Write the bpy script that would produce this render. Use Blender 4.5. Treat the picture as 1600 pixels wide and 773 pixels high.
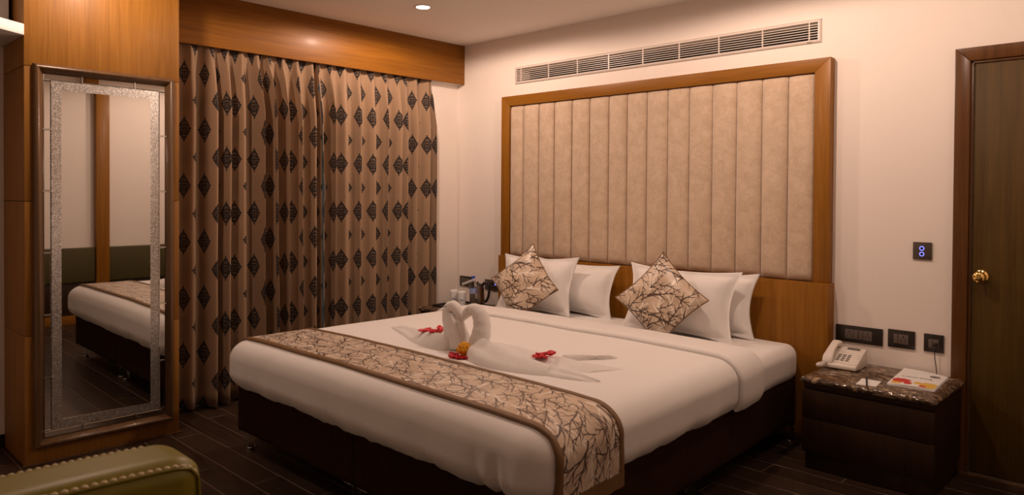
import bpy, bmesh, math, random
from mathutils import Vector, Matrix, noise as mnoise
random.seed(7)
for o in list(bpy.data.objects): bpy.data.objects.remove(o, do_unlink=True)
scn = bpy.context.scene
COL = scn.collection

# ------------------------------------------------------------------ camera
FPX, YAW, PITCH, ROLL, CY = 1136.06, math.radians(43.913), math.radians(.8153), math.radians(-.3605), 319.04
CAM = Vector((4.757, -4.25, 1.4))
_F = Vector((-math.sin(YAW)*math.cos(PITCH), math.cos(YAW)*math.cos(PITCH), -math.sin(PITCH)))
_R = Vector((math.cos(YAW), math.sin(YAW), 0)); _D = _F.cross(_R)
RT = _R*math.cos(ROLL) + _D*math.sin(ROLL); DN = -_R*math.sin(ROLL) + _D*math.cos(ROLL)
cd = bpy.data.cameras.new('camera'); cam = bpy.data.objects.new('camera', cd); COL.objects.link(cam)
cd.sensor_fit = 'HORIZONTAL'; cd.sensor_width = 36; cd.lens = FPX/1600*36; cd.shift_y = (CY-386.5)/1600
cd.clip_start = .02
cd.dof.use_dof = True; cd.dof.focus_distance = 5.0; cd.dof.aperture_fstop = 4.0
mw = Matrix.Identity(4)
for i in range(3):
    mw[i][0] = RT[i]; mw[i][1] = -DN[i]; mw[i][2] = -_F[i]; mw[i][3] = CAM[i]
cam.matrix_world = mw
scn.camera = cam

def at(ax, val, px, py):
    """pixel -> point on the plane ax = val"""
    d = RT*((px-800)/FPX) + DN*((py-CY)/FPX) + _F
    i = 'xyz'.index(ax); t = (val-CAM[i])/d[i]
    return CAM + d*t

# ------------------------------------------------------------------ world and exposure
w = bpy.data.worlds.new('dusk_sky'); scn.world = w; w.use_nodes = True
w.node_tree.nodes['Background'].inputs[0].default_value = (.16, .42, .55, 1)
w.node_tree.nodes['Background'].inputs[1].default_value = .9
vs = scn.view_settings
vs.view_transform = 'Standard'; vs.look = 'None'; vs.gamma = 1; vs.use_curve_mapping = False
vs.exposure = 0.25
LAMP_COLOR = (1.0, .72, .57)
# ceiling downlights: x, y, watts, name ending, label. The first is in the picture. The others are out of it, each told by what it does there:
# the glare on the column top, the swans' shadows falling away from the headboard's right end, the knob's shadow straight below it.
LAMPS = [(.86, -1.09, 41, '', 'round recessed ceiling downlight above the curtain side of bed'),
         (.98, -3.02, 29, '_column_offscreen', 'round recessed ceiling downlight in front of the mirror column'),
         (2.95, -1.09, 37, '_bed_offscreen', 'round recessed ceiling downlight above the telephone side of bed'),
         (4.02, -1.15, 15, '_door_offscreen', 'round recessed ceiling downlight near the door')]

# ------------------------------------------------------------------ node helpers
class S:
    """socket with arithmetic"""
    def __init__(s, nt, sock): s.nt = nt; s.k = sock
    def op(s, o, b=None, c=None):
        n = s.nt.nodes.new('ShaderNodeMath'); n.operation = o
        for i, v in enumerate((s, b, c)):
            if v is None: continue
            if isinstance(v, S): s.nt.links.new(v.k, n.inputs[i])
            else: n.inputs[i].default_value = v
        return S(s.nt, n.outputs[0])
    def __add__(s, b): return s.op('ADD', b)
    def __sub__(s, b): return s.op('SUBTRACT', b)
    def __mul__(s, b): return s.op('MULTIPLY', b)
    def __truediv__(s, b): return s.op('DIVIDE', b)
    def lt(s, b): return s.op('LESS_THAN', b)
    def gt(s, b): return s.op('GREATER_THAN', b)
    def abs(s): return s.op('ABSOLUTE')
    def sin(s): return s.op('SINE')
    def fract(s): return s.op('FRACT')
    def floor(s): return s.op('FLOOR')
    def mn(s, b): return s.op('MINIMUM', b)
    def mx(s, b): return s.op('MAXIMUM', b)
    def smooth(s, a, b):
        n = s.nt.nodes.new('ShaderNodeMapRange'); n.interpolation_type = 'SMOOTHSTEP'
        s.nt.links.new(s.k, n.inputs[0]); n.inputs[1].default_value = a; n.inputs[2].default_value = b
        return S(s.nt, n.outputs[0])

class M:
    def __init__(s, name, rough=.5, metal=0, color=(.8, .8, .8), **kw):
        s.m = bpy.data.materials.new(name); s.m.use_nodes = True; s.nt = s.m.node_tree
        s.b = s.nt.nodes['Principled BSDF']
        s.b.inputs['Roughness'].default_value = rough; s.b.inputs['Metallic'].default_value = metal
        s.b.inputs['Base Color'].default_value = (*color, 1)
        for k, v in kw.items():
            k = k.replace('_', ' ')
            s.b.inputs[k].default_value = v
    def node(s, t): return s.nt.nodes.new(t)
    def coord(s, which='Object', scale=(1, 1, 1), rot=(0, 0, 0), loc=(0, 0, 0)):
        t = s.node('ShaderNodeTexCoord'); mp = s.node('ShaderNodeMapping')
        s.nt.links.new(t.outputs[which], mp.inputs[0])
        mp.inputs['Scale'].default_value = scale; mp.inputs['Rotation'].default_value = rot; mp.inputs['Location'].default_value = loc
        return mp.outputs[0]
    def noise(s, vec, scale, detail=3, rough=.5, dist=0, out=0):
        n = s.node('ShaderNodeTexNoise'); s.nt.links.new(vec, n.inputs['Vector'])
        n.inputs['Scale'].default_value = scale; n.inputs['Detail'].default_value = detail
        n.inputs['Roughness'].default_value = rough; n.inputs['Distortion'].default_value = dist
        return S(s.nt, n.outputs[out])
    def voro(s, vec, scale, feature='DISTANCE_TO_EDGE', rnd=1):
        n = s.node('ShaderNodeTexVoronoi'); n.feature = feature; s.nt.links.new(vec, n.inputs['Vector'])
        n.inputs['Scale'].default_value = scale; n.inputs['Randomness'].default_value = rnd
        return S(s.nt, n.outputs['Color' if feature == 'COLOR' else 'Distance'])
    def warp(s, vec, scale, amt):
        n = s.node('ShaderNodeTexNoise'); s.nt.links.new(vec, n.inputs['Vector']); n.inputs['Scale'].default_value = scale; n.inputs['Detail'].default_value = 2
        a = s.node('ShaderNodeVectorMath'); a.operation = 'SUBTRACT'; s.nt.links.new(n.outputs['Color'], a.inputs[0]); a.inputs[1].default_value = (.5, .5, .5)
        b = s.node('ShaderNodeVectorMath'); b.operation = 'MULTIPLY_ADD'; s.nt.links.new(a.outputs[0], b.inputs[0]); b.inputs[1].default_value = (amt,)*3
        s.nt.links.new(vec, b.inputs[2]); return b.outputs[0]
    def mix(s, fac, a, b):
        n = s.node('ShaderNodeMix'); n.data_type = 'RGBA'
        for i, v in ((0, fac), (6, a), (7, b)):
            if isinstance(v, S): s.nt.links.new(v.k, n.inputs[i])
            elif hasattr(v, 'node'): s.nt.links.new(v, n.inputs[i])
            else: n.inputs[i].default_value = (*v, 1) if isinstance(v, tuple) else v
        return n.outputs[2]
    def color(s, sock): s.nt.links.new(sock.k if isinstance(sock, S) else sock, s.b.inputs['Base Color']); return s
    def rough(s, sock): s.nt.links.new(sock.k, s.b.inputs['Roughness']); return s
    def bump(s, h, strength=.2, dist=.01):
        n = s.node('ShaderNodeBump'); n.inputs['Strength'].default_value = strength; n.inputs['Distance'].default_value = dist
        s.nt.links.new(h.k, n.inputs['Height']); s.nt.links.new(n.outputs[0], s.b.inputs['Normal']); return s

def wood(name, c1, c2, axis, rough=.38, scale=1., bump=.08, coat=0):
    m = M(name, rough)
    sc = {'x': (1.2, 26, 26), 'y': (26, 1.2, 26), 'z': (26, 26, 1.2)}[axis]
    v = m.coord('Object', tuple(k*scale for k in sc))
    fine = {'x': (4, 170, 170), 'y': (170, 4, 170), 'z': (170, 170, 4)}[axis]
    v2 = m.coord('Object', tuple(k*scale for k in fine))
    a = m.noise(v, 1.0, 4, .6, .6); b = m.noise(v2, 1.0, 2, .6)
    f = (a*.62 + b*.38).smooth(.3, .7)
    m.color(m.mix(f, c1, c2)).bump(b, bump, .003)
    m.b.inputs['Specular IOR Level'].default_value = .3
    m.b.inputs['Coat Weight'].default_value = coat; m.b.inputs['Coat Roughness'].default_value = .2
    return m.m

def plain(name, color, rough=.5, metal=0, var=.06, vscale=30, bump=0, bscale=300, **kw):
    """a plain finish with slight uneven tone and fine relief"""
    m = M(name, rough, metal, color, **kw)
    v = m.coord('Object')
    n = m.noise(v, vscale, 3)
    lo = tuple(max(0, c*(1-var)) for c in color); hi = tuple(min(1, c*(1+var)) for c in color)
    m.color(m.mix(n, lo, hi))
    if bump: m.bump(m.noise(v, bscale, 2), bump, .004)
    return m.m

MT = {}
MT['wall'] = plain('wall_paint', (.88, .795, .725), .75, var=.015, vscale=3, bump=.03, bscale=120)
MT['ceiling'] = plain('ceiling_paint', (.93, .88, .83), .8, var=.01, vscale=3)
MT['oak_v'] = wood('oak_veneer_upright', (.22, .082, .004), (.33, .135, .011), 'z', .46, coat=.04)
MT['oak_x'] = wood('oak_veneer_across', (.22, .082, .005), (.32, .130, .012), 'x', .44, coat=.04)
MT['oak_y'] = wood('oak_veneer_pelmet', (.20, .072, .004), (.31, .120, .009), 'y', .46, coat=.05)
MT['oak_pale'] = wood('oak_veneer_column', (.22, .088, .009), (.33, .145, .022), 'z', .50, coat=.03)
MT['door'] = wood('door_veneer', (.060, .030, .002), (.098, .052, .005), 'z', .55)
MT['doorframe'] = wood('door_frame_wood', (.085, .032, .007), (.135, .055, .014), 'z', .33, coat=.2)
MT['stand'] = wood('dark_walnut', (.018, .0065, .0012), (.034, .014, .003), 'z', .45)
MT['moulding'] = wood('bronze_brown_moulding', (.10, .052, .022), (.16, .085, .038), 'z', .33, coat=.3)
MT['white'] = plain('white_lacquer', (.80, .77, .74), .4, var=.01)
MT['grille'] = plain('grille_enamel', (.74, .66, .59), .35, var=.02)
MT['duct'] = plain('galvanised_duct', (.30, .29, .27), .55, .3, var=.1)
MT['cotton'] = plain('white_cotton', (.85, .82, .795), .85, var=.012, vscale=8, bump=.12, bscale=45, Sheen_Weight=.2)
MT['towel'] = plain('white_terry', (.82, .78, .75), .95, var=.03, vscale=40, bump=.5, bscale=260, Sheen_Weight=.4)
MT['base'] = plain('brown_base_cloth', (.030, .010, .004), .95, var=.25, vscale=14, bump=.4, bscale=220, Specular_IOR_Level=.15)
MT['brown'] = plain('brown_border_cloth', (.20, .105, .04), .55, var=.15, vscale=60, bump=.3, bscale=300)
MT['black'] = plain('black_plate', (.022, .016, .013), .3, var=.1)
MT['module'] = plain('grey_module', (.13, .10, .085), .4, var=.05)
MT['plate_brown'] = plain('bronze_plate', (.075, .055, .042), .35, var=.05)
MT['hole'] = plain('hole_shade_button_black', (.004, .004, .004), .7)
MT['chrome'] = plain('chrome', (.75, .73, .70), .14, 1, var=.02)
MT['brass'] = plain('polished_brass', (.85, .58, .20), .13, 1, var=.03)
MT['plastic'] = plain('ivory_plastic', (.78, .72, .65), .42, var=.01)
MT['key'] = plain('key_print_grey', (.10, .085, .075), .5)
MT['lcd'] = plain('lcd_grey', (.10, .095, .075), .2)
MT['print'] = plain('print_ink', (.14, .11, .09), .6)
MT['paper'] = plain('paper', (.84, .82, .80), .6, var=.02)
MT['red'] = plain('red_petal', (.62, .012, .022), .5, var=.2, vscale=60)
MT['yellow'] = plain('yellow_petal', (.85, .42, .02), .6, var=.2, vscale=60)
MT['cord'] = plain('black_cord', (.015, .012, .01), .5)
MT['blue'] = plain('blue_cap', (.05, .08, .55), .35)
MT['steel'] = plain('brushed_steel', (.45, .38, .33), .25, 1)
MT['cream'] = plain('cream_thread', (.72, .60, .38), .7, var=.1)
MT['inkred'] = plain('red_print', (.62, .03, .02), .5, var=.4, vscale=150)
MT['inkyel'] = plain('yellow_print', (.80, .48, .06), .5, var=.4, vscale=120)
MT['grout'] = plain('floor_joint', (.20, .13, .085), .7)
MT['mirror'] = M('mirror_silver', .015, 1, (.80, .79, .76)).m
MT['padgreen'] = plain('olive_padding', (.07, .055, .012), .7)

m = M('damask_curtain', .8)
uv = m.node('ShaderNodeUVMap'); uv.uv_map = 'UVMap'
sp = m.node('ShaderNodeSeparateXYZ'); m.nt.links.new(uv.outputs[0], sp.inputs[0])
U = S(m.nt, sp.outputs[0]); Vv = S(m.nt, sp.outputs[1])
cu = U*(1/.121); colm = cu.floor(); par = (colm*.5).fract()*2
lx = (cu.fract()-.5)*.121
ly = ((Vv*(1/.36) + par*.5).fract()-.5)*.36
al, ay = lx.abs(), ly.abs()
# the motif: leaf lobes (cx, cy, half length, half width, tilt), mirrored about the upright axis, thin gaps between them
dark = None
for ex, ey, ea, eb, et in ((0, .071, .0055, .0105, 0), (.011, .055, .0125, .0062, .9), (0, .050, .0055, .010, 0), (.021, .040, .014, .0068, .75), (.031, .021, .0145, .0080, .55), (.044, .002, .0105, .0075, 0),
                           (.033, -.017, .0145, .0080, -.5), (.023, -.036, .014, .0070, -.75), (.012, -.053, .0125, .0062, -.9), (0, -.070, .0055, .0105, 0), (0, -.050, .0055, .010, 0),
                           (0, .028, .0070, .0105, 0), (0, .002, .0085, .0125, 0), (0, -.026, .0070, .0120, 0), (.014, .024, .0095, .0058, 1.0), (.018, .006, .0110, .0066, .3), (.017, -.010, .0105, .0062, -.4), (.013, -.028, .0095, .0058, -1.0), (.029, .003, .0060, .0050, 0)):
    px_, py_ = al-ex, ly-ey; c_, s_ = math.cos(et), math.sin(et)
    if et:
        u_, w_ = px_*(-c_/ea) + py_*(s_/ea), px_*(s_/eb) + py_*(c_/eb)
    else:
        u_, w_ = px_*(1/ea), py_*(1/eb)
    hit = (u_*u_ + w_*w_).lt(1.33)
    dark = hit if dark is None else dark.mx(hit)
wv = m.noise(m.coord('UV', (900, 260, 1)), 1, 2)
clo = m.mix(wv, (.27, .165, .092), (.38, .245, .145))
m.color(m.mix(dark, clo, (.022, .014, .011))).bump(wv, .15, .002)
m.b.inputs['Sheen Weight'].default_value = .15
MT['damask'] = m.m

def twig(name, which, sc=1.0, satin=.33, ang0=.6, flip=1):
    """printed twigs: in every random cell a tapering stem with side shoots"""
    m = M(name, satin)
    v0 = m.coord(which, (sc, sc, sc)); vw = m.warp(v0, 9, .035)
    def layer(scale, off, ang, spread, wid, ln):
        mp = m.node('ShaderNodeMapping'); m.nt.links.new(vw, mp.inputs[0]); mp.inputs['Location'].default_value = off
        n = m.node('ShaderNodeTexVoronoi'); m.nt.links.new(mp.outputs[0], n.inputs['Vector']); n.inputs['Scale'].default_value = scale
        n.voronoi_dimensions = '2D'
        sb = m.node('ShaderNodeVectorMath'); sb.operation = 'SUBTRACT'; m.nt.links.new(mp.outputs[0], sb.inputs[0]); m.nt.links.new(n.outputs['Position'], sb.inputs[1])
        xy = m.node('ShaderNodeSeparateXYZ'); m.nt.links.new(sb.outputs[0], xy.inputs[0])
        sc_ = m.node('ShaderNodeSeparateColor'); m.nt.links.new(n.outputs['Color'], sc_.inputs[0])
        x, y = S(m.nt, xy.outputs[0])*scale, S(m.nt, xy.outputs[1])*scale
        th = (S(m.nt, sc_.outputs[0])-.5)*spread + ang
        c, s_ = th.op('COSINE'), th.sin()
        p, q = x*c + y*s_, y*c - x*s_
        q = q + (p*4).sin()*.05
        def stroke(p0, q0, a, L, w_):
            ca, sa = math.cos(a), math.sin(a); pp, qq = (p-p0)*ca + (q-q0)*sa, (q-q0)*ca - (p-p0)*sa
            return qq.abs().lt((pp*(-1/L)+1)*w_+w_*.25)*pp.gt(0)*pp.lt(L)
        r = stroke(-ln, 0, 0, 2*ln, wid)
        for p0, a, L in ((-.38*ln/.7, .62, .55), (-.12*ln/.7, -.70, .50), (.12*ln/.7, .60, .42), (.33*ln/.7, -.55, .32)):
            r = r.mx(stroke(p0, 0, a*flip, L, wid*.72))
        return r
    l1 = layer(11, (.3, .1, 0), ang0, 1.5, .034, .75).mx(layer(15, (5.3, 2.1, 0), ang0+.3, 1.6, .034, .8))
    l2 = layer(19, (9.1, 4.7, 0), ang0-.3, 2.2, .036, .75)
    l3 = layer(11, (2.2, 8.8, 0), ang0+1.0, 2.0, .040, .8)
    bg = m.mix(m.noise(v0, 14, 3).smooth(.35, .65), (.56, .42, .30), (.72, .57, .43))
    c = m.mix(l3, bg, (.86, .76, .64))
    c = m.mix(l1.mx(l2), c, (.075, .034, .016))
    m.color(c)
    m.b.inputs['Sheen Weight'].default_value = .25
    m.b.inputs['Specular IOR Level'].default_value = .6
    return m.m
MT['twig'] = twig('twig_print_satin', 'UV', .62, .33, -.5)
MT['twig2'] = twig('twig_print_cushion', 'UV', .62, .4, .9)

m = M('suede', .85)
v = m.coord('Object')
a = m.noise(v, 14, 5, .65, .5); b = m.noise(v, 90, 3)
m.color(m.mix((a*.7+b*.3).smooth(.32, .68), (.50, .37, .255), (.64, .49, .355))).bump(b, .12, .003)
m.b.inputs['Sheen Weight'].default_value = .5
MT['suede'] = m.m

m = M('wood_look_plank', .34)
oi = m.node('ShaderNodeObjectInfo'); rnd = S(m.nt, oi.outputs['Random'])
v = m.coord('Object', (3, 45, 10))
cmb = m.node('ShaderNodeCombineXYZ'); m.nt.links.new((rnd*37).k, cmb.inputs[0]); m.nt.links.new((rnd*91).k, cmb.inputs[1])
ad = m.node('ShaderNodeVectorMath'); m.nt.links.new(v, ad.inputs[0]); m.nt.links.new(cmb.outputs[0], ad.inputs[1])
a = m.noise(ad.outputs[0], 1, 4, .6, .4)
c = m.mix(a.smooth(.3, .7), (.020, .010, .005), (.046, .025, .014))
m.color(m.mix(rnd*.45, c, (.060, .036, .022))).rough(a*.2+.28)
MT['plank'] = m.m

m = M('brown_marble', .16)
v = m.warp(m.coord('Object', (1, 1.7, 1.5)), 4, .25)
a = m.noise(v, 12, 6, .7, 1.2); e = m.voro(v, 15)
b = m.noise(v, 46, 4, .6)
c = m.mix(b.smooth(.3, .7), (.040, .022, .014), (.15, .095, .06))
c = m.mix(a.smooth(.52, .64), c, (.44, .31, .18))
c = m.mix(e.lt(.012)*b.gt(.5), c, (.55, .42, .28))
m.color(c)
MT['marble'] = m.m

m = M('glitter_glass', .28, .85)
v = m.coord('Object')
n = m.node('ShaderNodeTexVoronoi'); m.nt.links.new(v, n.inputs['Vector']); n.inputs['Scale'].default_value = 260
sepc = m.node('ShaderNodeSeparateColor'); m.nt.links.new(n.outputs['Color'], sepc.inputs[0])
g = S(m.nt, sepc.outputs[0])
m.color(m.mix(g.smooth(.2, .95), (.42, .40, .37), (.95, .92, .88))).bump(g, .9, .004)
MT['glitter'] = m.m

m = M('green_leather', .42)
v = m.coord('Object')
m.color(m.mix(m.noise(v, 5, 3), (.17, .135, .003), (.24, .195, .006))).bump(m.voro(v, 320), .12, .002)
MT['green'] = m.m

def glassy(name, color, rough=.03, ior=1.45, trans=1):
    m = M(name, rough, 0, color); m.b.inputs['Transmission Weight'].default_value = trans; m.b.inputs['IOR'].default_value = ior
    v = m.coord('Object'); n = m.noise(v, 60, 2); m.rough(n*.02+rough)
    return m.m
MT['acrylic'] = glassy('clear_acrylic', (.85, .83, .80), .08)
MT['pet'] = glassy('clear_bottle', (.93, .95, .95), .03, 1.33)
MT['pane'] = glassy('window_pane', (.9, .95, .95), .0, 1.02)

def emis(name, color, st):
    m = M(name, .4, 0, (0, 0, 0)); m.b.inputs['Emission Color'].default_value = (*color, 1); m.b.inputs['Emission Strength'].default_value = st
    return m.m
MT['lampglow'] = emis('lamp_diffuser', (1, .82, .66), 14)
MT['led'] = emis('blue_indicator', (.22, .22, 1), 1.6)

m = M('bottle_label', .4)
v = m.coord('Object', (1, 1, 1)); n = m.noise(v, 160, 2)
m.color(m.mix(n.smooth(.42, .6), (.10, .16, .62), (.55, .62, .75)))
MT['label'] = m.m

# ------------------------------------------------------------------ mesh helpers
def tag(o, label=None, cat=None, group=None, kind=None):
    if label: o['label'] = label
    if cat: o['category'] = cat
    if group: o['group'] = group
    if kind: o['kind'] = kind
    return o
def thing(name, loc, label, cat, group=None):
    o = bpy.data.objects.new(name, None); o.empty_display_size = .05; COL.objects.link(o); o.location = loc
    return tag(o, label, cat, group)
def woff(p):
    v = Vector((0, 0, 0))
    while p is not None: v += p.location; p = p.parent
    return v

class MB:
    def __init__(s): s.v = []; s.f = []; s.uv = []
    def add(s, vs, fs, uvs=None):
        k = len(s.v); s.v += [tuple(p) for p in vs]; s.f += [tuple(i+k for i in f) for f in fs]
        s.uv += list(uvs) if uvs else [(0, 0)]*len(vs)
        return s
    def box(s, x0, x1, y0, y1, z0, z1):
        return s.add([(x0,y0,z0),(x1,y0,z0),(x1,y1,z0),(x0,y1,z0),(x0,y0,z1),(x1,y0,z1),(x1,y1,z1),(x0,y1,z1)],
                     [(0,3,2,1),(4,5,6,7),(0,1,5,4),(1,2,6,5),(2,3,7,6),(3,0,4,7)])
    def prism(s, pts, mp, d0, d1):
        n = len(pts)
        vs = [mp(a, b, d0) for a, b in pts] + [mp(a, b, d1) for a, b in pts]
        return s.add(vs, [tuple(range(n)), tuple(range(2*n-1, n-1, -1))] + [(i, i+n, (i+1) % n+n, (i+1) % n) for i in range(n)])
    def tube(s, path, rad, n=10, cap=True, squash=None):
        path = [Vector(p) for p in path]; rings = []; up = Vector((0, 0, 1))
        if not hasattr(rad, '__len__'): rad = [rad]*len(path)
        prev = None
        for i, p in enumerate(path):
            t = (path[min(i+1, len(path)-1)]-path[max(i-1, 0)]).normalized()
            if prev is None: a = t.cross(up if abs(t.z) < .9 else Vector((0, 1, 0))).normalized()
            else: a = (prev - t*prev.dot(t)).normalized()
            prev = a; b = t.cross(a)
            q = squash[i] if squash else 1
            rings.append([p + a*(math.cos(2*math.pi*k/n)*rad[i]) + b*(math.sin(2*math.pi*k/n)*rad[i]*q) for k in range(n)])
        vs = [q for r in rings for q in r]; fs = []
        for i in range(len(rings)-1):
            for k in range(n): fs.append((i*n+k, i*n+(k+1) % n, (i+1)*n+(k+1) % n, (i+1)*n+k))
        if cap: fs += [tuple(range(n-1, -1, -1)), tuple((len(rings)-1)*n+k for k in range(n))]
        return s.add(vs, fs)
    def lathe(s, prof, c, n=20, axis='z', cap=True, loop=False):
        vs = []; fs = []
        for r, h in prof:
            for k in range(n):
                a = 2*math.pi*k/n
                if axis == 'z': vs.append((c[0]+r*math.cos(a), c[1]+r*math.sin(a), c[2]+h))
                else: vs.append((c[0]+r*math.cos(a), c[1]-h, c[2]+r*math.sin(a)))
        for i in range(len(prof)-1):
            for k in range(n): fs.append((i*n+k, i*n+(k+1) % n, (i+1)*n+(k+1) % n, (i+1)*n+k))
        if cap: fs += [tuple(range(n-1, -1, -1)), tuple((len(prof)-1)*n+k for k in range(n))]
        if loop: fs += [((len(prof)-1)*n+k, (len(prof)-1)*n+(k+1) % n, (k+1) % n, k) for k in range(n)]
        return s.add(vs, fs)
    def build(s, name, mat, parent=None, bevel=0, smooth=False, segs=2, local=False, subsurf=0, flip=False, uv=False, loc=None):
        me = bpy.data.meshes.new(name); bm = bmesh.new()
        off = Vector(loc) if (loc is not None and parent is None) else (woff(parent) if (parent is not None and not local) else Vector((0, 0, 0)))
        vv = [bm.verts.new(Vector(p)-off) for p in s.v]
        ul = bm.loops.layers.uv.new('UVMap') if uv else None
        for f in s.f:
            try: fc = bm.faces.new([vv[i] for i in f])
            except ValueError: continue
            if uv:
                for l, i in zip(fc.loops, f): l[ul].uv = s.uv[i]
        bmesh.ops.recalc_face_normals(bm, faces=bm.faces)
        if bevel:
            ed = [e for e in bm.edges if len(e.link_faces) == 2 and e.calc_face_angle(0) > .5]
            bmesh.ops.bevel(bm, geom=ed, offset=bevel, segments=segs, profile=.5, affect='EDGES', clamp_overlap=True)
        bm.to_mesh(me); bm.free()
        if smooth or bevel:
            for p in me.polygons: p.use_smooth = True
            if not smooth: me.set_sharp_from_angle(angle=math.radians(38))
            elif smooth != 'all': me.set_sharp_from_angle(angle=math.radians(60))
        me.materials.append(MT[mat] if isinstance(mat, str) else mat)
        o = bpy.data.objects.new(name, me); COL.objects.link(o)
        if loc is not None and parent is None: o.location = loc
        if parent is not None: o.parent = parent
        if subsurf:
            md = o.modifiers.new('smooth', 'SUBSURF'); md.levels = subsurf; md.render_levels = subsurf
        return o
def box(name, mat, x0, x1, y0, y1, z0, z1, parent=None, bevel=0, **k):
    return MB().box(x0, x1, y0, y1, z0, z1).build(name, mat, parent, bevel, **k)

FX = lambda x: (lambda a, b, d: (x+d, a, b))      # plane facing +x : a=y b=z
FY = lambda y: (lambda a, b, d: (a, y-d, b))      # plane facing -y : a=x b=z
def mitred(name, mat, mp, a0, a1, b0, b1, prof, parent, smooth=True):
    """four mitred pieces, prof = list of (inset, depth), closed ring"""
    def corner(k, i): 
        A = (a0+i, a1-i, a1-i, a0+i)[k]; B = (b0+i, b0+i, b1-i, b1-i)[k]; return A, B
    out = []
    for k in range(4):
        j = (k+1) % 4; n = len(prof)
        vs = [mp(*corner(k, i), d) for i, d in prof] + [mp(*corner(j, i), d) for i, d in prof]
        fs = [(i, (i+1) % n, (i+1) % n+n, i+n) for i in range(n)] + [tuple(range(n)), tuple(range(2*n-1, n-1, -1))]
        mb = MB().add(vs, fs); out.append(mb.build(name, mat, parent, smooth=smooth))
    return out
def text_mesh(name, body, size, mat, parent, mtx, extrude=.0003):
    c = bpy.data.curves.new(name, 'FONT'); c.body = body; c.size = size; c.extrude = extrude; c.align_x = 'CENTER'; c.align_y = 'CENTER'
    t = bpy.data.objects.new(name+'_tmp', c); COL.objects.link(t)
    dg = bpy.context.evaluated_depsgraph_get(); me = bpy.data.meshes.new_from_object(t.evaluated_get(dg))
    bpy.data.objects.remove(t, do_unlink=True)
    me.transform(mtx); me.materials.clear(); me.materials.append(MT[mat])
    o = bpy.data.objects.new(name, me); COL.objects.link(o); o.parent = parent
    return o
def nz(x, y, z, s=1.0): return mnoise.noise(Vector((x*s, y*s, z*s)))

# ------------------------------------------------------------------ the room
CEIL, XR, YF = 2.674, 4.87, -5.3
def struct(o): return tag(o, kind='structure')
fl = struct(box('floor', 'grout', -.15, 6.2, YF-.1, .15, -.12, -.0012))
PW, PL = .145, .92
pm = {}
def plank(L, W):
    k = (round(L, 3), round(W, 3))
    if k not in pm:
        o = MB().box(.0018, L-.0018, .0018, W-.0018, -.02, 0).build('floor_plank', 'plank', None, .0012, segs=1)
        pm[k] = o.data; bpy.data.objects.remove(o, do_unlink=True)
    return pm[k]
y, row = 0.0, 0
while y > YF:
    W = min(PW, y-YF); y -= W
    xmax = XR if y > -3.3 else 6.1
    x = -PL*((row*.37+.12) % 1)
    while x < xmax:
        a, b = max(x, 0), min(x+PL, xmax)
        if b-a > .03:
            o = bpy.data.objects.new('floor_plank', plank(b-a, W)); COL.objects.link(o); o.parent = fl; o.location = (a, y, 0)
        x += PL
    row += 1
struct(box('ceiling', 'ceiling', -.15, 6.2, YF-.1, .15, CEIL, CEIL+.1))
GX0, GX1, GA0, GA1 = .716, 3.112, 2.298, 2.404      # duct opening behind the air grille
struct(MB().box(-.15, XR+.1, 0, .15, -.1, GA0).box(-.15, XR+.1, 0, .15, GA1, CEIL+.05).box(-.15, GX0, 0, .15, GA0, GA1).box(GX1, XR+.1, 0, .15, GA0, GA1).build('wall_back', 'wall'))
# window wall with an opening behind the curtains
WY0, WY1, WZ0, WZ1 = -2.30, -.75, .35, 2.52
mb = MB().box(-.15, 0, YF-.1, WY0, -.1, CEIL+.05).box(-.15, 0, WY1, 0, -.1, CEIL+.05).box(-.15, 0, WY0, WY1, -.1, WZ0).box(-.15, 0, WY0, WY1, WZ1, CEIL+.05)
struct(mb.build('wall_left', 'wall'))
struct(MB().box(XR, XR+.12, -3.3, .0, -.1, CEIL+.05).box(XR, 6.2, -3.42, -3.3, -.1, CEIL+.05).box(6.1, 6.22, YF, -3.42, -.1, CEIL+.05).build('wall_right', 'wall'))
struct(box('wall_front', 'wall', 0, 6.2, YF-.12, YF, -.1, CEIL+.05))
wn = tag(thing('window_1', (-.08, (WY0+WY1)/2, WZ0), None, None), kind='structure')
mitred('window_frame', 'white', FX(-.1), WY0, WY1, WZ0, WZ1, [(0, 0), (.05, 0), (.05, .05), (0, .05)], wn, smooth=False)
box('window_mullion', 'white', -.1, -.055, (WY0+WY1)/2-.025, (WY0+WY1)/2+.025, WZ0+.05, WZ1-.05, wn)
for a, b in ((WY0+.05, (WY0+WY1)/2-.025), ((WY0+WY1)/2+.025, WY1-.05)):
    box('window_pane', 'pane', -.082, -.078, a, b, WZ0+.05, WZ1-.05, wn)

# ------------------------------------------------------------------ opposite wall, seen in the mirror
po = box('wooden_post', 'oak_v', XR-.09, XR-.001, -1.83, -1.70, 0, CEIL, bevel=.004, loc=(XR-.045, -1.765, 0))
tag(po, 'tall oak post against the wall opposite the mirror', 'post')
for a, b in ((-3.25, -1.83), (-1.70, -.9)):
    r = thing('padded_bench_back', (XR-.04, (a+b)/2, 0), 'wide olive padded panel between oak post and entrance passage' if a < -2 else 'narrow olive padded panel between oak post and door wall', 'panel', 'olive padded panels beside the oak post')
    box('cushion_pad', 'padgreen', XR-.07, XR-.001, a+.001, b-.001, .43, .80, r, .02)
    box('plinth_panel', 'stand', XR-.04, XR-.001, a+.001, b-.001, 0, .43, r, .003)
struct(box('baseboard_right', 'oak_x', XR-.055, XR-.0405, -3.25, -1.83, 0, .09, bevel=.002))

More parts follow.
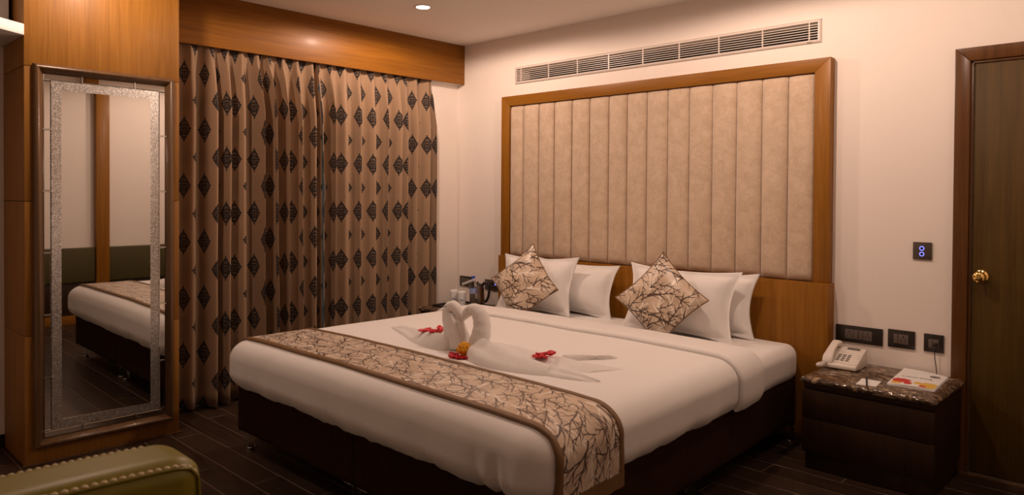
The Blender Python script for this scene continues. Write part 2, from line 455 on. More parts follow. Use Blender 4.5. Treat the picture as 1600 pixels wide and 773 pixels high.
# ------------------------------------------------------------------ pelmet and curtains
pel = thing('curtain_pelmet', (.085, -1.28, 2.335), 'long oak pelmet board running above the patterned curtains', 'pelmet')
VZ = 2.338
box('fascia_board', 'oak_y', .065, .087, -2.556, 0, VZ, CEIL, pel, .0015)
box('soffit_board', 'white', 0, .065, -.315, 0, VZ+.004, VZ+.02, pel)
box('curtain_track', 'white', .025, .045, -2.55, -.32, 2.44, 2.46, pel)
box('track_backing', 'white', .0, .065, -2.55, -.32, 2.46, 2.475, pel)

def curtain(name, y0, y1, seed, label, lean0=0, lean1=0, uoff=0, deep=(), slit=0, depth=1.0):
    rnd = random.Random(seed)
    pl = [y0]
    while pl[-1] < y1-.13: pl.append(pl[-1] + .104*rnd.uniform(.7, 1.3))
    pl.append(y1); n = len(pl)
    amp = [rnd.uniform(.6, 1.15) for _ in range(n)]
    drift = [rnd.uniform(-.03, .03) for _ in range(n)]
    roll = [rnd.uniform(-.024, .004) for _ in range(n)]
    NU, NZ = 22*(n-1), 30
    ztop, zbot = 2.432, .018
    def P(i, j):
        z = zbot + (ztop-zbot)*j/NZ
        k = min(i//22, n-2); t = i/22-k; h = 1-(z-zbot)/(ztop-zbot)
        yy = pl[k] + (pl[k+1]-pl[k])*t
        c = math.cos(2*math.pi*t)
        sh = .5+.5*c; sh = sh**1.25
        a = amp[k]*(1-t)+amp[k+1]*t
        hh = min(1, h*5)
        A = (.028 + (.102*hh + .012*h)*depth)*a
        x = .012 + .004*h + A*(sh) + .012*h*nz(yy*3, z*.8, seed) + .006*nz(yy*11, z*1.7, seed+3)*hh
        for dy, dw in deep:
            x -= .05*math.exp(-((yy-dy)/dw)**2)*hh
        side = (math.sin(2*math.pi*t)*(roll[k]*(1-t)+roll[k+1]*t) + drift[k]*.5*math.sin(math.pi*t)**2)*a*hh      # folds roll over sideways
        y = yy + side + (drift[k]*(1-t)+drift[k+1]*t)*h*hh*.9
        f = (yy-y0)/(y1-y0); y += (lean0*(1-f)+lean1*f)*h
        if slit and i <= 6: y += slit*math.exp(-((z-1.42)/.10)**2)*(1-i/7)
        if z > 2.27:                                # pinch pleat heading
            q = (z-2.27)/.16; x = .014 + (x-.014)*(1-.25*q) + .014*max(0, math.cos(2*math.pi*t))**6*math.sin(q*math.pi*1.0+.5)
            x = min(x, .058)
        return Vector((max(x, .006), y, z))
    g = [[P(i, j) for j in range(NZ+1)] for i in range(NU+1)]
    us = [uoff]; jm = NZ//2
    for i in range(1, NU+1): us.append(us[-1] + (g[i][jm]-g[i-1][jm]).length)
    vs = []; fs = []; uvs = []
    for i in range(NU+1):
        for j in range(NZ+1): vs.append(g[i][j]); uvs.append((us[i], g[i][j].z))
    for i in range(NU):
        for j in range(NZ): a = i*(NZ+1)+j; fs.append((a, a+NZ+1, a+NZ+2, a+1))
    r = thing(name, (.05, (y0+y1)/2, 0), label, 'curtain', 'damask curtains')
    o = MB().add(vs, fs, uvs).build('cloth', 'damask', r, smooth='all', uv=True)
    md = o.modifiers.new('cloth_thickness', 'SOLIDIFY'); md.thickness = .0025; md.offset = 0
    for p in pl[1:-1]:
        MB().tube([(.03, p, 2.425), (.035, p, 2.435), (.035, p, 2.447)], .003, 6).build('hook', 'white', r)
    return r
curtain('damask_curtain', -2.53, -1.405, 11, 'beige curtain with dark damask motifs hanging beside the mirror cabinet', 0, .0, .03, deep=((-2.06, .018), (-1.555, .022)))
curtain('damask_curtain', -1.412, -.350, 5, 'beige curtain with dark damask motifs hanging nearest the bed head wall', .0, -.03, .06, slit=.02, depth=.8)

# ------------------------------------------------------------------ mirror column
CX, CY0, CY1 = .45, -3.316, -2.555
cab = thing('wood_clad_column', (.225, (CY0+CY1)/2, 0), 'tall oak clad column cabinet carrying the framed mirror', 'cabinet')
box('core', 'oak_pale', .002, CX-.019, CY0+.018, CY1-.018, .0, CEIL, cab)
zs = [.0, .663, 1.347, 2.031, CEIL]
for i in range(4):
    box('front_panel', 'oak_pale' if i == 3 else 'oak_pale', CX-.018, CX, CY0, CY1, zs[i]+.0015, zs[i+1]-.0015, cab, .001)
    box('side_panel', 'oak_pale', .002, CX-.0185, CY0, CY0+.017, zs[i]+.0015, zs[i+1]-.0015, cab, .001)
    box('side_panel', 'oak_v', .095, CX-.0185, CY1-.017, CY1, zs[i]+.0015, zs[i+1]-.0015, cab, .001)
box('base_strip', 'moulding', CX+.0005, CX+.012, CY0-.012, CY1+.02, 0, .012, cab, .002)

MX = CX+.002
mr = thing('wall_mirror', (MX, -2.94, .09), 'tall mirror with glitter border and brown moulded frame on the oak column', 'mirror')
FY0, FY1, FZ0, FZ1 = -3.281, -2.592, .088, 2.045
fr = mitred('frame_moulding', 'moulding', FX(MX), FY0, FY1, FZ0, FZ1, [(0, 0), (0, .020), (.006, .030), (.014, .034), (.024, .031), (.032, .020), (.042, .012), (.044, 0)], mr)
GY0, GY1, GZ0, GZ1 = FY0+.0435, FY1-.0435, FZ0+.0435, FZ1-.0435
box('backing', 'moulding', MX, MX+.003, GY0, GY1, GZ0, GZ1, mr)
bw, gw, xo = .036, .046, MX+.0035
def tile(mat, name, y0, y1, z0, z1, d=.008, bv=.004):
    """a bevelled glass tile"""
    g = .001; y0 += g; y1 -= g; z0 += g; z1 -= g
    bv = min(bv, (y1-y0)/2.5, (z1-z0)/2.5)
    vs = [(xo, y0, z0), (xo, y1, z0), (xo, y1, z1), (xo, y0, z1), (xo+d*.45, y0, z0), (xo+d*.45, y1, z0), (xo+d*.45, y1, z1), (xo+d*.45, y0, z1),
          (xo+d, y0+bv, z0+bv), (xo+d, y1-bv, z0+bv), (xo+d, y1-bv, z1-bv), (xo+d, y0+bv, z1-bv)]
    fs = [(0, 3, 2, 1)] + [(i, (i+1) % 4, (i+1) % 4+4, i+4) for i in range(4)] + [(i+4, (i+1) % 4+4, (i+1) % 4+8, i+8) for i in range(4)] + [(8, 9, 10, 11)]
    return MB().add(vs, fs).build(name, mat, mr)
jz = [GZ0+bw, .44, .765, 1.085, 1.40, 1.715, GZ1-bw]
for i in range(6):
    for a in (GY0, GY1-bw): tile('mirror', 'border_tile', a, a+bw, jz[i], jz[i+1])
jy = [GY0, -3.06, -2.80, GY1]
for i in range(3):
    for a in (GZ0, GZ1-bw): tile('mirror', 'border_tile', jy[i], jy[i+1], a, a+bw)
for z in jz[1:-1]:
    for s, a in ((0, GY0), (1, GY1-bw)):
        box('joint_clip', 'chrome', xo+.006, xo+.011, a-.002, a+bw+.006 if s == 0 else a+bw+.002, z-.0022, z+.0022, mr)
for y in jy[1:-1]:
    for a in (GZ0, GZ1-bw): box('joint_clip', 'chrome', xo+.006, xo+.011, y-.0022, y+.0022, a, a+bw, mr)
mitred('glitter_band', 'glitter', FX(xo), GY0+bw, GY1-bw, GZ0+bw, GZ1-bw, [(.001, 0), (.001, .006), (gw, .006), (gw, 0)], mr, smooth=False)
k = bw+gw
pane_turn = math.tan(math.radians(.65))
pmb = MB().box(xo, xo+.0045, GY0+k, GY1-k, GZ0+k, GZ1-k)
pmb.v = [(x+pane_turn*(y-(GY0+GY1)/2), y, z) for x, y, z in pmb.v]
pmb.build('mirror_pane', 'mirror', mr)

# white shelf and cupboard left of the column
sh = MB().prism([(.0, CY0-.001), (.462, CY0-.001), (.545, -3.44), (.80, -3.80), (.80, -4.6), (0, -4.6)], lambda a, b, d: (a, b, d), 2.180, 2.236).build('wall_shelf', 'white', None, .004, loc=(.2, -3.9, 2.18))
tag(sh, 'white projecting shelf slab high beside the oak column', 'shelf')
lc = box('loft_cupboard', 'white', .002, .24, -4.6, CY0-.02, 2.236, CEIL, bevel=.003, loc=(.1, -3.9, 2.236))
tag(lc, 'white loft cupboard front above the projecting shelf', 'cupboard')
wp = thing('wall_panelling', (.01, -3.9, 0), 'painted wall panel with dark band along its foot under the white shelf', 'panel')
box('panel', 'wall', 0, .012, -4.6, CY0, .07, 2.18, wp); box('plinth', 'stand', 0, .02, -4.6, CY0, 0, .07, wp)  # second box is a thin, darker strip along the wall foot

# ------------------------------------------------------------------ headboard
HX0, HX1 = .60, 3.203
hb = thing('headboard', ((HX0+HX1)/2, -.05, 0), 'oak framed headboard with tall beige channel padding behind the bed', 'headboard')
fr_w, zt, zb, dz = .088, 2.182, .905, .062
mpF = FY(0)
MB().prism([(HX0, zt), (HX1, zt), (HX1-fr_w, zt-.078), (HX0+fr_w, zt-.078)], mpF, 0, dz).build('top_rail', 'oak_x', hb, .0015)
MB().prism([(HX0, zt), (HX0+fr_w, zt-.078), (HX0+fr_w, zb), (HX0, zb)], mpF, 0, dz).build('side_stile', 'oak_v', hb, .0015)
MB().prism([(HX1, zt), (HX1, zb), (HX1-fr_w, zb), (HX1-fr_w, zt-.078)], mpF, 0, dz).build('side_stile', 'oak_v', hb, .0015)
box('lower_panel', 'oak_v', HX0, HX1+.012, -.088, 0, 0, zb, hb, .002)
box('pad_backing', 'suede', HX0+fr_w, HX1-fr_w, -.03, 0, zb, zt-.078, hb)
box('skirting_strip', 'moulding', 2.9, HX1+.012, -.10, -.0885, 0, .03, hb, .002)
pxs = [73, 135, 205, 275, 355, 435, 522, 605, 695, 790, 888, 993, 1103, 1219, 1338, 1462]
xs = [at('y', -.06, 770+p/2.909, 150).x for p in pxs]
xs[0] = HX0+fr_w+.001; xs[-1] = HX1-fr_w-.001
for i in range(15):
    a, b = xs[i]+.0012, xs[i+1]-.0012; z0, z1 = zb+.002, zt-.080
    NX, NZ = 14, 16; vs = []; fs = []
    for j in range(NZ+1):
        tz = -math.cos(math.pi*j/NZ); z = (z0+z1)/2+(z1-z0)/2*tz
        ez = min(1, (z-z0)/.03, (z1-z)/.03); ez = math.sqrt(max(0, 1-(1-ez)**2))
        for q in range(NX+1):
            tx = -math.cos(math.pi*q/NX)
            ex = max(0, 1-abs(tx)**3.2)**.55
            d = .034 + .034*ex*(.35+.65*ez)*ez**.5 + .002*nz(tx*2, z*3, i)*ex
            vs.append(((a+b)/2+(b-a)/2*tx, -d, z))
    n0 = len(vs)
    vs += [(a, -.02, z0), (b, -.02, z0), (b, -.02, z1), (a, -.02, z1)]
    for j in range(NZ):
        for q in range(NX): k = j*(NX+1)+q; fs.append((k, k+1, k+NX+2, k+NX+1))
    fs += [tuple([n0, n0+1]+[q for q in range(NX, -1, -1)]), tuple([n0+3, n0+2][::-1]+[NZ*(NX+1)+q for q in range(NX+1)])]
    fs += [tuple([n0+1, n0+2]+[j*(NX+1)+NX for j in range(NZ, -1, -1)]), tuple([n0+3, n0]+[j*(NX+1) for j in range(NZ+1)])]
    MB().add(vs, fs).build('padded_channel', 'suede', hb, smooth=True)

# ------------------------------------------------------------------ air grille
VX0, VX1, VZ0, VZ1 = .700, 3.128, 2.282, 2.420
vt = thing('air_grille', ((VX0+VX1)/2, 0, VZ0), 'long white slotted air conditioning grille on the wall above the headboard', 'air vent')
mitred('grille_frame', 'grille', FY(0), VX0, VX1, VZ0, VZ1, [(0, 0), (0, .006), (.004, .012), (.018, .012), (.018, 0)], vt)
MB().box(GX0-.01, GX1+.01, .1505, .46, GA0-.012, GA0).box(GX0-.01, GX1+.01, .1505, .46, GA1, GA1+.012).box(GX0-.012, GX0, .1505, .46, GA0, GA1).box(GX1, GX1+.012, .1505, .46, GA0, GA1).box(GX0, GX1, .45, .46, GA0, GA1).build('duct', 'duct', vt)
for i in range(6):
    z = VZ0+.018+(VZ1-VZ0-.036)*(i+1)/7
    MB().prism([(-.0105, z-.0026), (-.0105, z+.0006), (-.003, z+.0036), (-.003, z+.0006)], lambda a, b, d: (d, a, b), VX0+.018, VX1-.018).build('louvre', 'grille', vt)
for p in (133, 257, 388, 530, 685, 850, 1030, 1228, 1440):
    x = at('y', 0, 770+p/2.909, 100).x
    box('divider', 'grille', x-.003, x+.003, -.0118, -.0026, VZ0+.017, VZ1-.017, vt)
box('maker_tab', 'print', at('y', 0, 1262, 66).x, at('y', 0, 1270, 66).x, -.0126, -.0118, VZ0+.003, VZ0+.008, vt)

# ------------------------------------------------------------------ door
dr = tag(thing('door_1', (4.3, -.01, 0), None, None), kind='structure')
DX0, DX1 = 3.808, 4.855
def jamb(nm, pts): return MB().prism(pts, FY(0), 0, .032).build(nm, 'doorframe', dr, .004)
DZ = 2.148; fwid = .068
jamb('door_jamb', [(DX0, 0), (DX0+fwid, 0), (DX0+fwid, DZ-fwid), (DX0, DZ)])
jamb('door_jamb', [(DX1, 0), (DX1, DZ), (DX1-fwid, DZ-fwid), (DX1-fwid, 0)])
jamb('door_head', [(DX0, DZ), (DX0+fwid, DZ-fwid), (DX1-fwid, DZ-fwid), (DX1, DZ)])
for a, b, c, d in ((DX0+fwid, DX0+fwid+.012, 0, DZ-fwid), (DX1-fwid-.012, DX1-fwid, 0, DZ-fwid), (DX0+fwid, DX1-fwid, DZ-fwid-.012, DZ-fwid)):
    box('door_stop', 'doorframe', a, b, -.02, 0, c, d, dr, .002)
leaf = box('door_leaf', 'door', DX0+fwid+.014, DX1-fwid-.014, -.010, 0, .012, DZ-fwid-.014, dr, .001)
kn = at('y', -.055, 1532, 433)
kb = MB().lathe([(.0, 0), (.033, 0), (.035, .003), (.031, .007), (.014, .010), (.011, .020), (.013, .028), (.024, .034), (.030, .043), (.030, .052), (.024, .062), (.012, .067), (.0005, .068)], (kn.x-.006, -.010, kn.z), 28, 'y').build('door_knob', 'brass', leaf, smooth='all')
MB().lathe([(.0005, 0), (.008, 0), (.008, .003), (.0005, .003)], (kn.x-.006, -.078, kn.z), 14, 'y').build('key_cylinder', 'brass', kb)
struct(box('trim_1', 'moulding', HX1+.65, XR, -.045, -.0325, 0, .014, bevel=.002))

# ------------------------------------------------------------------ switch plates and sockets
def plate(name, x0, x1, z0, z1, label, cat, mat='black', group=None):
    r = thing(name, ((x0+x1)/2, 0, z0), label, cat, group)
    box('cover_plate', mat, x0, x1, -.009, 0, z0, z1, r, .0015)
    return r
def module(r, x0, x1, z0, z1, kind):
    m = box('module', 'module', x0, x1, -.0105, -.009, z0, z1, r, .0006)
    cx, cz, w = (x0+x1)/2, (z0+z1)/2, (x1-x0)
    if kind == 'socket':
        for dx, dz, rr in ((0, .26, .085), (-.2, -.04, .06), (.2, -.04, .06), (-.22, -.28, .06), (.22, -.28, .06)):
            MB().lathe([(.0003, 0), (rr*w, 0), (rr*w, .0012), (.0003, .0012)], (cx+dx*w, -.0105, cz+dz*w), 10, 'y').build('pin_hole_shade', 'hole', m)  # raised black discs paint in the shade of the pin recesses
    elif kind == 'switch':
        box('rocker', 'module', x0+.003, x1-.003, -.0135, -.0105, z0+.003, z1-.003, m, .001)
    return m
A, B = at('y', 0, 1307, 505.5), at('y', 0, 1379.5, 540)
r = plate('socket_plate', A.x, B.x, .583, .676, 'wide black socket plate with two outlets on wall behind telephone', 'socket')
for p0, p1, kd in ((332, 420, 'socket'), (424, 466, 'switch'), (470, 512, 'switch'), (514, 602, 'socket')):
    x0, x1 = at('y', 0, 1270+p0/6.44, 520).x, at('y', 0, 1270+p1/6.44, 520).x
    module(r, x0, x1, .603, .655, kd)
r = plate('socket_plate', 3.503, 3.636, .588, .684, 'black socket plate with one outlet between two other plates', 'socket')
module(r, at('y', 0, 1270+818/6.44, 530).x, at('y', 0, 1270+864/6.44, 530).x, .611, .662, 'switch')
module(r, at('y', 0, 1270+866/6.44, 530).x, at('y', 0, 1270+966/6.44, 530).x, .611, .662, 'socket')
r = plate('socket_plate', 3.678, 3.770, .590, .683, 'small black outlet plate with cord plugged in beside door frame', 'socket')
module(r, 3.700, 3.722, .612, .658, 'switch'); module(r, 3.722, 3.748, .612, .658, 'plain')
pg = thing('plug_cord', (3.736, -.02, .62), 'thin black cord hanging from the small outlet down to nightstand', 'cord')
MB().box(3.727, 3.745, -.028, -.0105, .620, .640).build('plug', 'black', pg, .003)
MB().tube([(3.736, -.022, .622), (3.733, -.026, .60), (3.735, -.024, .56), (3.740, -.02, .52), (3.744, -.022, .484), (3.735, -.05, .4795), (3.72, -.06, .479)], .0022, 8).build('cable', 'cord', pg, smooth='all')
r = plate('switch_plate', 3.620, 3.709, 1.069, 1.160, 'square bronze switch plate with two blue indicators beside door', 'switch', 'plate_brown')
for z in (1.128, 1.098):
    MB().lathe([(.008, 0), (.012, 0), (.012, .0015), (.008, .0015)], (3.663, -.009, z), 20, 'y', cap=False, loop=True).build('indicator_ring', 'led', r)
    MB().lathe([(.0005, 0), (.008, 0), (.007, .0025), (.0005, .003)], (3.663, -.009, z), 16, 'y').build('touch_button', 'hole', r)
r = plate('switch_plate', .360, .535, .597, .683, 'bronze bedside switch plate with rows of buttons beside headboard', 'switch', 'plate_brown')
for i in range(4):
    for j in range(2):
        box('button', 'hole', .392+i*.03, .410+i*.03, -.011, -.009, .618+j*.027, .632+j*.027, r, .001)
MB().lathe([(.0005, 0), (.010, 0), (.008, .002), (.0005, .002)], (.492, -.011, .652), 14, 'y').build('indicator', 'led', r)
r = plate('socket_plate', .047, .205, .600, .688, 'dark socket plate on the wall behind kettle and bottle', 'socket')
module(r, .07, .12, .618, .668, 'socket'); module(r, .13, .18, .618, .668, 'socket')

# ------------------------------------------------------------------ nightstands
def nightstand(x0, x1, yf, label, kind):
    top = .475
    r = thing('nightstand', ((x0+x1)/2, yf/2, 0), label, 'nightstand', None)
    y1 = -.002
    box('carcass', 'stand', x0+.004, x1-.004, yf+.022, y1, .085, top-.043, r, .001)
    box('plinth', 'stand', x0+.012, x1-.016, yf+.022, y1, 0, .085, r, .001)
    box('top_rail', 'stand', x0+.004, x1-.004, yf+.008, yf+.022, top-.058, top-.0335, r, .001)
    for z0, z1 in ((.092, .2625), (.2655, .412)):
        box('drawer_front', 'stand', x0+.001, x1-.001, yf+.003, yf+.021, z0, z1, r, .0015)
    # marble slab with a rough rock-faced edge
    n = 60; per = []
    for i in range(n+1): per.append((x0-.004+(x1-x0+.008)*i/n, yf-.004))
    for i in range(1, 40): per.append((x1+.004, yf-.004+(y1-yf+.004)*i/40))
    for i in range(n+1): per.append((x1+.004-(x1-x0+.008)*i/n, y1))
    for i in range(1, 40): per.append((x0-.004, y1-(y1-yf+.004)*i/40))
    N = len(per); vs = []; fs = []
    for k, (z, ins) in enumerate(((top-.033, .004), (top-.026, -.003), (top-.012, -.006), (top-.004, .002), (top, .008))):
        for (x, y) in per:
            g = .006*nz(x*40, y*40, z*60)*(1 if k in (1, 2, 3) else .3)
            xx = x + (ins+g)*(1 if x < x0 else -1 if x > x1 else 0); yy = y + ((ins+g) if y < yf else 0)
            vs.append((xx, yy, z))
    for k in range(4):
        for i in range(N): fs.append((k*N+i, k*N+(i+1) % N, (k+1)*N+(i+1) % N, (k+1)*N+i))
    fs += [tuple(range(N-1, -1, -1)), tuple(4*N+i for i in range(N))]
    MB().add(vs, fs).build('marble_top', 'marble', r, smooth=True)
    return r
nightstand(3.253, 3.861, -.53, 'dark wooden two drawer nightstand with brown marble top beside door', 'r')
nightstand(.11, .594, -.50, 'dark nightstand with brown marble top between bed and curtain', 'l')
NT = .475

# ------------------------------------------------------------------ bed
BX0, BX1, BY0, BY1 = .935, 3.145, -2.43, -.115
bmid = (BX0+BX1)/2
for k, (a, b) in enumerate(((BX0, bmid-.004), (bmid+.004, BX1))):
    r = thing('divan_base', ((a+b)/2, (BY0+BY1)/2, 0), 'dark brown cloth divan base half nearer the curtains' if k == 0 else 'dark brown cloth divan base half nearer the nightstand telephone', 'bed base', 'divan base halves')
    # upholstered box with faint creases
    vs = []; fs = []
    mb = MB(); NXs, NYs, NZs = 20, 40, 8
    def pt(x, y, z): 
        e = .003*nz(x*9, y*9, z*26)+.002*nz(x*3, y*3, z*60)
        return e
    def quad(fn, na, nb):
        vv = [fn(i/na, j/nb) for i in range(na+1) for j in range(nb+1)]
        vv = [(p_[0]-.045*max(0, p_[1]+2.3)*min(1, max(0, (p_[0]-1.9)/1.25)), p_[1], p_[2]) for p_ in vv]
        mb.add(vv, [(i*(nb+1)+j, (i+1)*(nb+1)+j, (i+1)*(nb+1)+j+1, i*(nb+1)+j+1) for i in range(na) for j in range(nb)])
    z0, z1 = .10, .362
    rr = .012
    def prof(t):                 # rounded vertical profile: inset at t in 0..1
        return rr*max(0, 1-t/.06)**2 + rr*max(0, 1-(1-t)/.06)**2
    quad(lambda u, v: (a+(b-a)*u, BY0+prof(v)-pt(a+(b-a)*u, BY0, z0+(z1-z0)*v)*math.sin(math.pi*u), z0+(z1-z0)*v), 28, 14)
    quad(lambda u, v: (a+(b-a)*u, BY1, z0+(z1-z0)*v), 28, 14)
    quad(lambda u, v: (a+prof(v)-pt(a, BY0+(BY1-BY0)*u, z0+(z1-z0)*v)*math.sin(math.pi*u)*(k == 0), BY0+(BY1-BY0)*u, z0+(z1-z0)*v), 50, 14)
    quad(lambda u, v: (b-prof(v)+pt(b, BY0+(BY1-BY0)*u, z0+(z1-z0)*v)*math.sin(math.pi*u)*(k == 1), BY0+(BY1-BY0)*u, z0+(z1-z0)*v), 50, 14)
    quad(lambda u, v: (a+rr+(b-a-2*rr)*u, BY0+rr+(BY1-BY0-rr)*v, z1), 4, 4); quad(lambda u, v: (a+rr+(b-a-2*rr)*u, BY0+rr+(BY1-BY0-rr)*v, z0), 4, 4)
    mb.build('upholstered_box', 'base', r, smooth=True)
    for lx_ in (a+.045, b-.045-(.06 if k == 1 else 0)):
        for ly_ in (BY0+.05, (BY0+BY1)/2, BY1-.05):
            lg = MB().lathe([(.001, .012), (.021, .012), (.021, .095), (.001, .095)], (lx_, ly_, 0), 16).build('leg', 'acrylic', r, smooth=True)
            MB().lathe([(.001, 0), (.024, 0), (.026, .004), (.024, .012), (.001, .012)], (lx_, ly_, 0), 16).build('foot_disc', 'chrome', lg, smooth=True)
            box('bracket', 'chrome', lx_-.04, lx_+.04, ly_-.04, ly_+.04, .095, .1005, lg, .001)

def taper(q):
    k = .045*max(0, q[1]+2.3)*min(1, max(0, (q[0]-1.9)/1.25))
    return Vector((q[0]-k, q[1], q[2]))
def rbox(p, lo, hi, rad, off=0):
    """pull a point of the box lo..hi onto the same box with rounded edges (radius differs per axis pair is ignored)"""
    c = Vector([min(max(p[i], lo[i]+rad[i]), hi[i]-rad[i]) for i in range(3)])
    d = Vector(p)-c
    q = Vector([d[i]/rad[i] for i in range(3)])
    if q.length < 1e-9: return Vector(p)
    m_ = max(abs(q[0]), abs(q[1]), abs(q[2])); q = q/q.length
    return c + Vector([q[i]*(rad[i]+off) for i in range(3)])
def shell(lo, hi, rad, nx, ny, nzz, off, fn=None, keep=None, uvscale=1):
    """rounded box surface, grid of quads (no bottom)"""
    vs = {}; fs = []; V = []
    def vid(p):
        k = tuple(round(c, 5) for c in p)
        if k not in vs:
            q = rbox(p, lo, hi, rad, off)
            if fn: q = fn(q, p)
            vs[k] = len(V); V.append(q)
        return vs[k]
    def L(i, n, t): return lo[i]+(hi[i]-lo[i])*t/n
    def ez(n, a, b, r):     # finer near the rounded ends
        out = []
        for i in range(n+1):
            t = i/n; out.append(a+(b-a)*t)
        ex = [a+r*(1-math.tan(math.pi/4*(1-j/5))) for j in range(5)]
        mid = [a+r+(b-a-2*r)*i/n for i in range(n+1)]
        ex2 = [b-r*(1-math.tan(math.pi/4*(1-j/5))) for j in range(4, -1, -1)]
        return ex+mid+ex2
    X, Y, Z = ez(nx, lo[0], hi[0], rad[0]), ez(ny, lo[1], hi[1], rad[1]), ez(nzz, lo[2], hi[2], rad[2])
    def add(P, na, nb):
        for i in range(na-1):
            for j in range(nb-1):
                q = [P(i, j), P(i+1, j), P(i+1, j+1), P(i, j+1)]
                c = sum((Vector(t) for t in q), Vector())/4
                if keep and not keep(c): continue
                f = [vid(t) for t in q]
                if len(set(f)) == 4: fs.append(tuple(f))
    add(lambda i, j: (X[i], Y[j], hi[2]), len(X), len(Y))
    add(lambda i, j: (X[i], Y[j], lo[2]), len(X), len(Y))
    add(lambda i, j: (X[i], lo[1], Z[j]), len(X), len(Z)); add(lambda i, j: (X[i], hi[1], Z[j]), len(X), len(Z))
    add(lambda i, j: (lo[0], Y[i], Z[j]), len(Y), len(Z)); add(lambda i, j: (hi[0], Y[i], Z[j]), len(Y), len(Z))
    return MB().add(V, fs)
# mattress
mlo, mhi, mrad = (.91, -2.46, .345), (3.165, -.10, .555), (.07, .07, .07)
mt = thing('mattress', (2.04, -1.3, .345), 'white sheeted mattress on dark brown divan base', 'mattress')
shell(mlo, mhi, mrad, 26, 26, 6, 0, lambda q, p: taper(q) + Vector((0, 0, .004*nz(q.x*5, q.y*5, 2)))).build('sheet_cover', 'cotton', mt, smooth='all')
# duvet
dlo, dhi, drad = (.885, -2.50, .335), (3.195, .4, .598), (.12, .12, .095)
YD0, YD1 = -.995, -.70           # turned-back band
def crown(q):
    u = (q.x-2.04)/1.15; v_ = (q.y+1.5)/1.3
    return .018*max(0, 1-u**4)*max(0, 1-v_**4)
def dsurf(q, p=None, wr=1.0):
    low = max(0, min(1, (.56-q.z)/.2))
    w_ = .010*nz(q.x*6, q.y*6, q.z*2.5)*low + .006*nz(q.x*14, q.y*14, q.z*4)*low + .003*nz(q.x*3, q.y*3, 0)
    hem = max(0, min(1, (.40-q.z)/.05)); w_ += .008*nz(q.x*22, q.y*22, 5)*hem
    if q.y < -2.38 and q.x > 2.6: w_ -= (.020*math.exp(-((q.x-2.99-.1*(q.z-.45))/.022)**2)+.012*math.exp(-((q.x-3.05+.2*(q.z-.45))/.018)**2)+.008*math.exp(-((q.x-2.90)/.02)**2))*max(0, min(1, (.52-q.z)/.08))
    cx_ = max(min(q.x, 3.0), 1.1); cy_ = max(q.y, -2.35)
    d = Vector((q.x-cx_, min(0, q.y-cy_), q.z-.45)); d.normalize()
    z = crown(q) if q.z > .5 else crown(q)*max(0, (q.z-.35)/.15)
    return taper(q + d*w_*wr + Vector((0, 0, z)))
du = thing('duvet', (2.04, -1.6, .345), 'smooth white duvet sheet covering the bed with turned back edge', 'duvet')
mb = shell(dlo, dhi, drad, 110, 80, 14, 0, dsurf, keep=lambda c: c.y < YD0+.012 and not (c.z < .3351 and .99 < c.x < 3.09 and c.y > -2.4))
o = mb.build('cover_sheet', 'cotton', du, smooth='all')
# band: follow the cross-section of the duvet a little proud of it
def xsec(y, off, n=90, zmin=.37, lo=dlo, hi=dhi, rad=drad, wr=1.0, right_only=False):
    path = []
    H = hi[2]-zmin; Wd = hi[0]-lo[0]; T = 2*H+Wd
    for i in range(n+1):
        s_ = T*i/n
        if s_ < H: p = (lo[0], y, zmin+s_)
        elif s_ < H+Wd: p = (lo[0]+s_-H, y, hi[2])
        else: p = (hi[0], y, hi[2]-(s_-H-Wd))
        path.append(dsurf(rbox(p, lo, hi, rad, off), None, wr))
    return path
def strip(ys, off, n=90, zmin=.37, wob=None, lo=dlo):
    vs = []; uvs = []; rows = []
    for y in ys:
        p = xsec(y[0], off+y[1], n, zmin, lo); acc = 0
        for i, q in enumerate(p):
            if i: acc += (p[i]-p[i-1]).length
            vs.append(q + (wob(q) if wob else Vector((0, 0, 0)))); uvs.append((acc, y[0]))
    n1 = n+1
    fs = [(j*n1+i, j*n1+i+1, (j+1)*n1+i+1, (j+1)*n1+i) for j in range(len(ys)-1) for i in range(n)]
    return MB().add(vs, fs, uvs)
ys = [(YD0+.004, -.004), (YD0-.002, .008), (YD0, .018), (YD0+.02, .024), (YD0+.10, .020), (YD0+.18, .016), (YD1-.03, .016), (YD1-.008, .010), (YD1, -.01), (YD1-.01, -.035)]
fb = strip(ys, 0, 110, .352, lambda q: Vector((0, .012*nz(q.x*2.2, 0, 3), .003*nz(q.x*7, q.y*7, 9)))).build('turned_back_band', 'cotton', du, smooth='all')
# mattress side under the band is left plain
# ---- bed runner
RY0, RY1 = -2.412, -2.012
rlo = (dlo[0], dlo[1], .10)
rn = thing('bed_runner', (2.04, -2.21, .345), 'twig patterned satin bed runner with brown borders across bed foot', 'bed runner')
bwid = .030
N = 150
rw = lambda q: Vector((.004*nz(q.x*2, q.y*2, q.z*9), .006*nz(q.x*1.3, q.z*4, 5), .0015*nz(q.x*9, q.y*9, 1)))
o = strip([(RY0+bwid-.004+(RY1-RY0-2*bwid+.008)*i/10, .009) for i in range(11)], 0, N, .318, rw, rlo).build('printed_panel', 'twig', rn, smooth='all', uv=True)
for a, b in ((RY0, RY0+bwid), (RY1-bwid, RY1)):
    strip([(a, .002), (a+.001, .0115), ((a+b)/2, .0125), (b-.001, .0115), (b, .006)], 0, N, .314, rw, rlo).build('border_band', 'brown', rn, smooth='all')
for s_ in (0, 1):     # end hems
    vs = []; fs = []
    for j in range(13):
        y = RY0+(RY1-RY0)*j/12; p = xsec(y, .0135, N, .314, rlo)
        seg = p[:4] if s_ == 0 else p[-4:]
        vs += [q+rw(q) for q in seg]
    fs = [(j*4+i, j*4+i+1, (j+1)*4+i+1, (j+1)*4+i) for j in range(12) for i in range(3)]
    MB().add(vs, fs).build('end_hem', 'brown', rn, smooth='all')

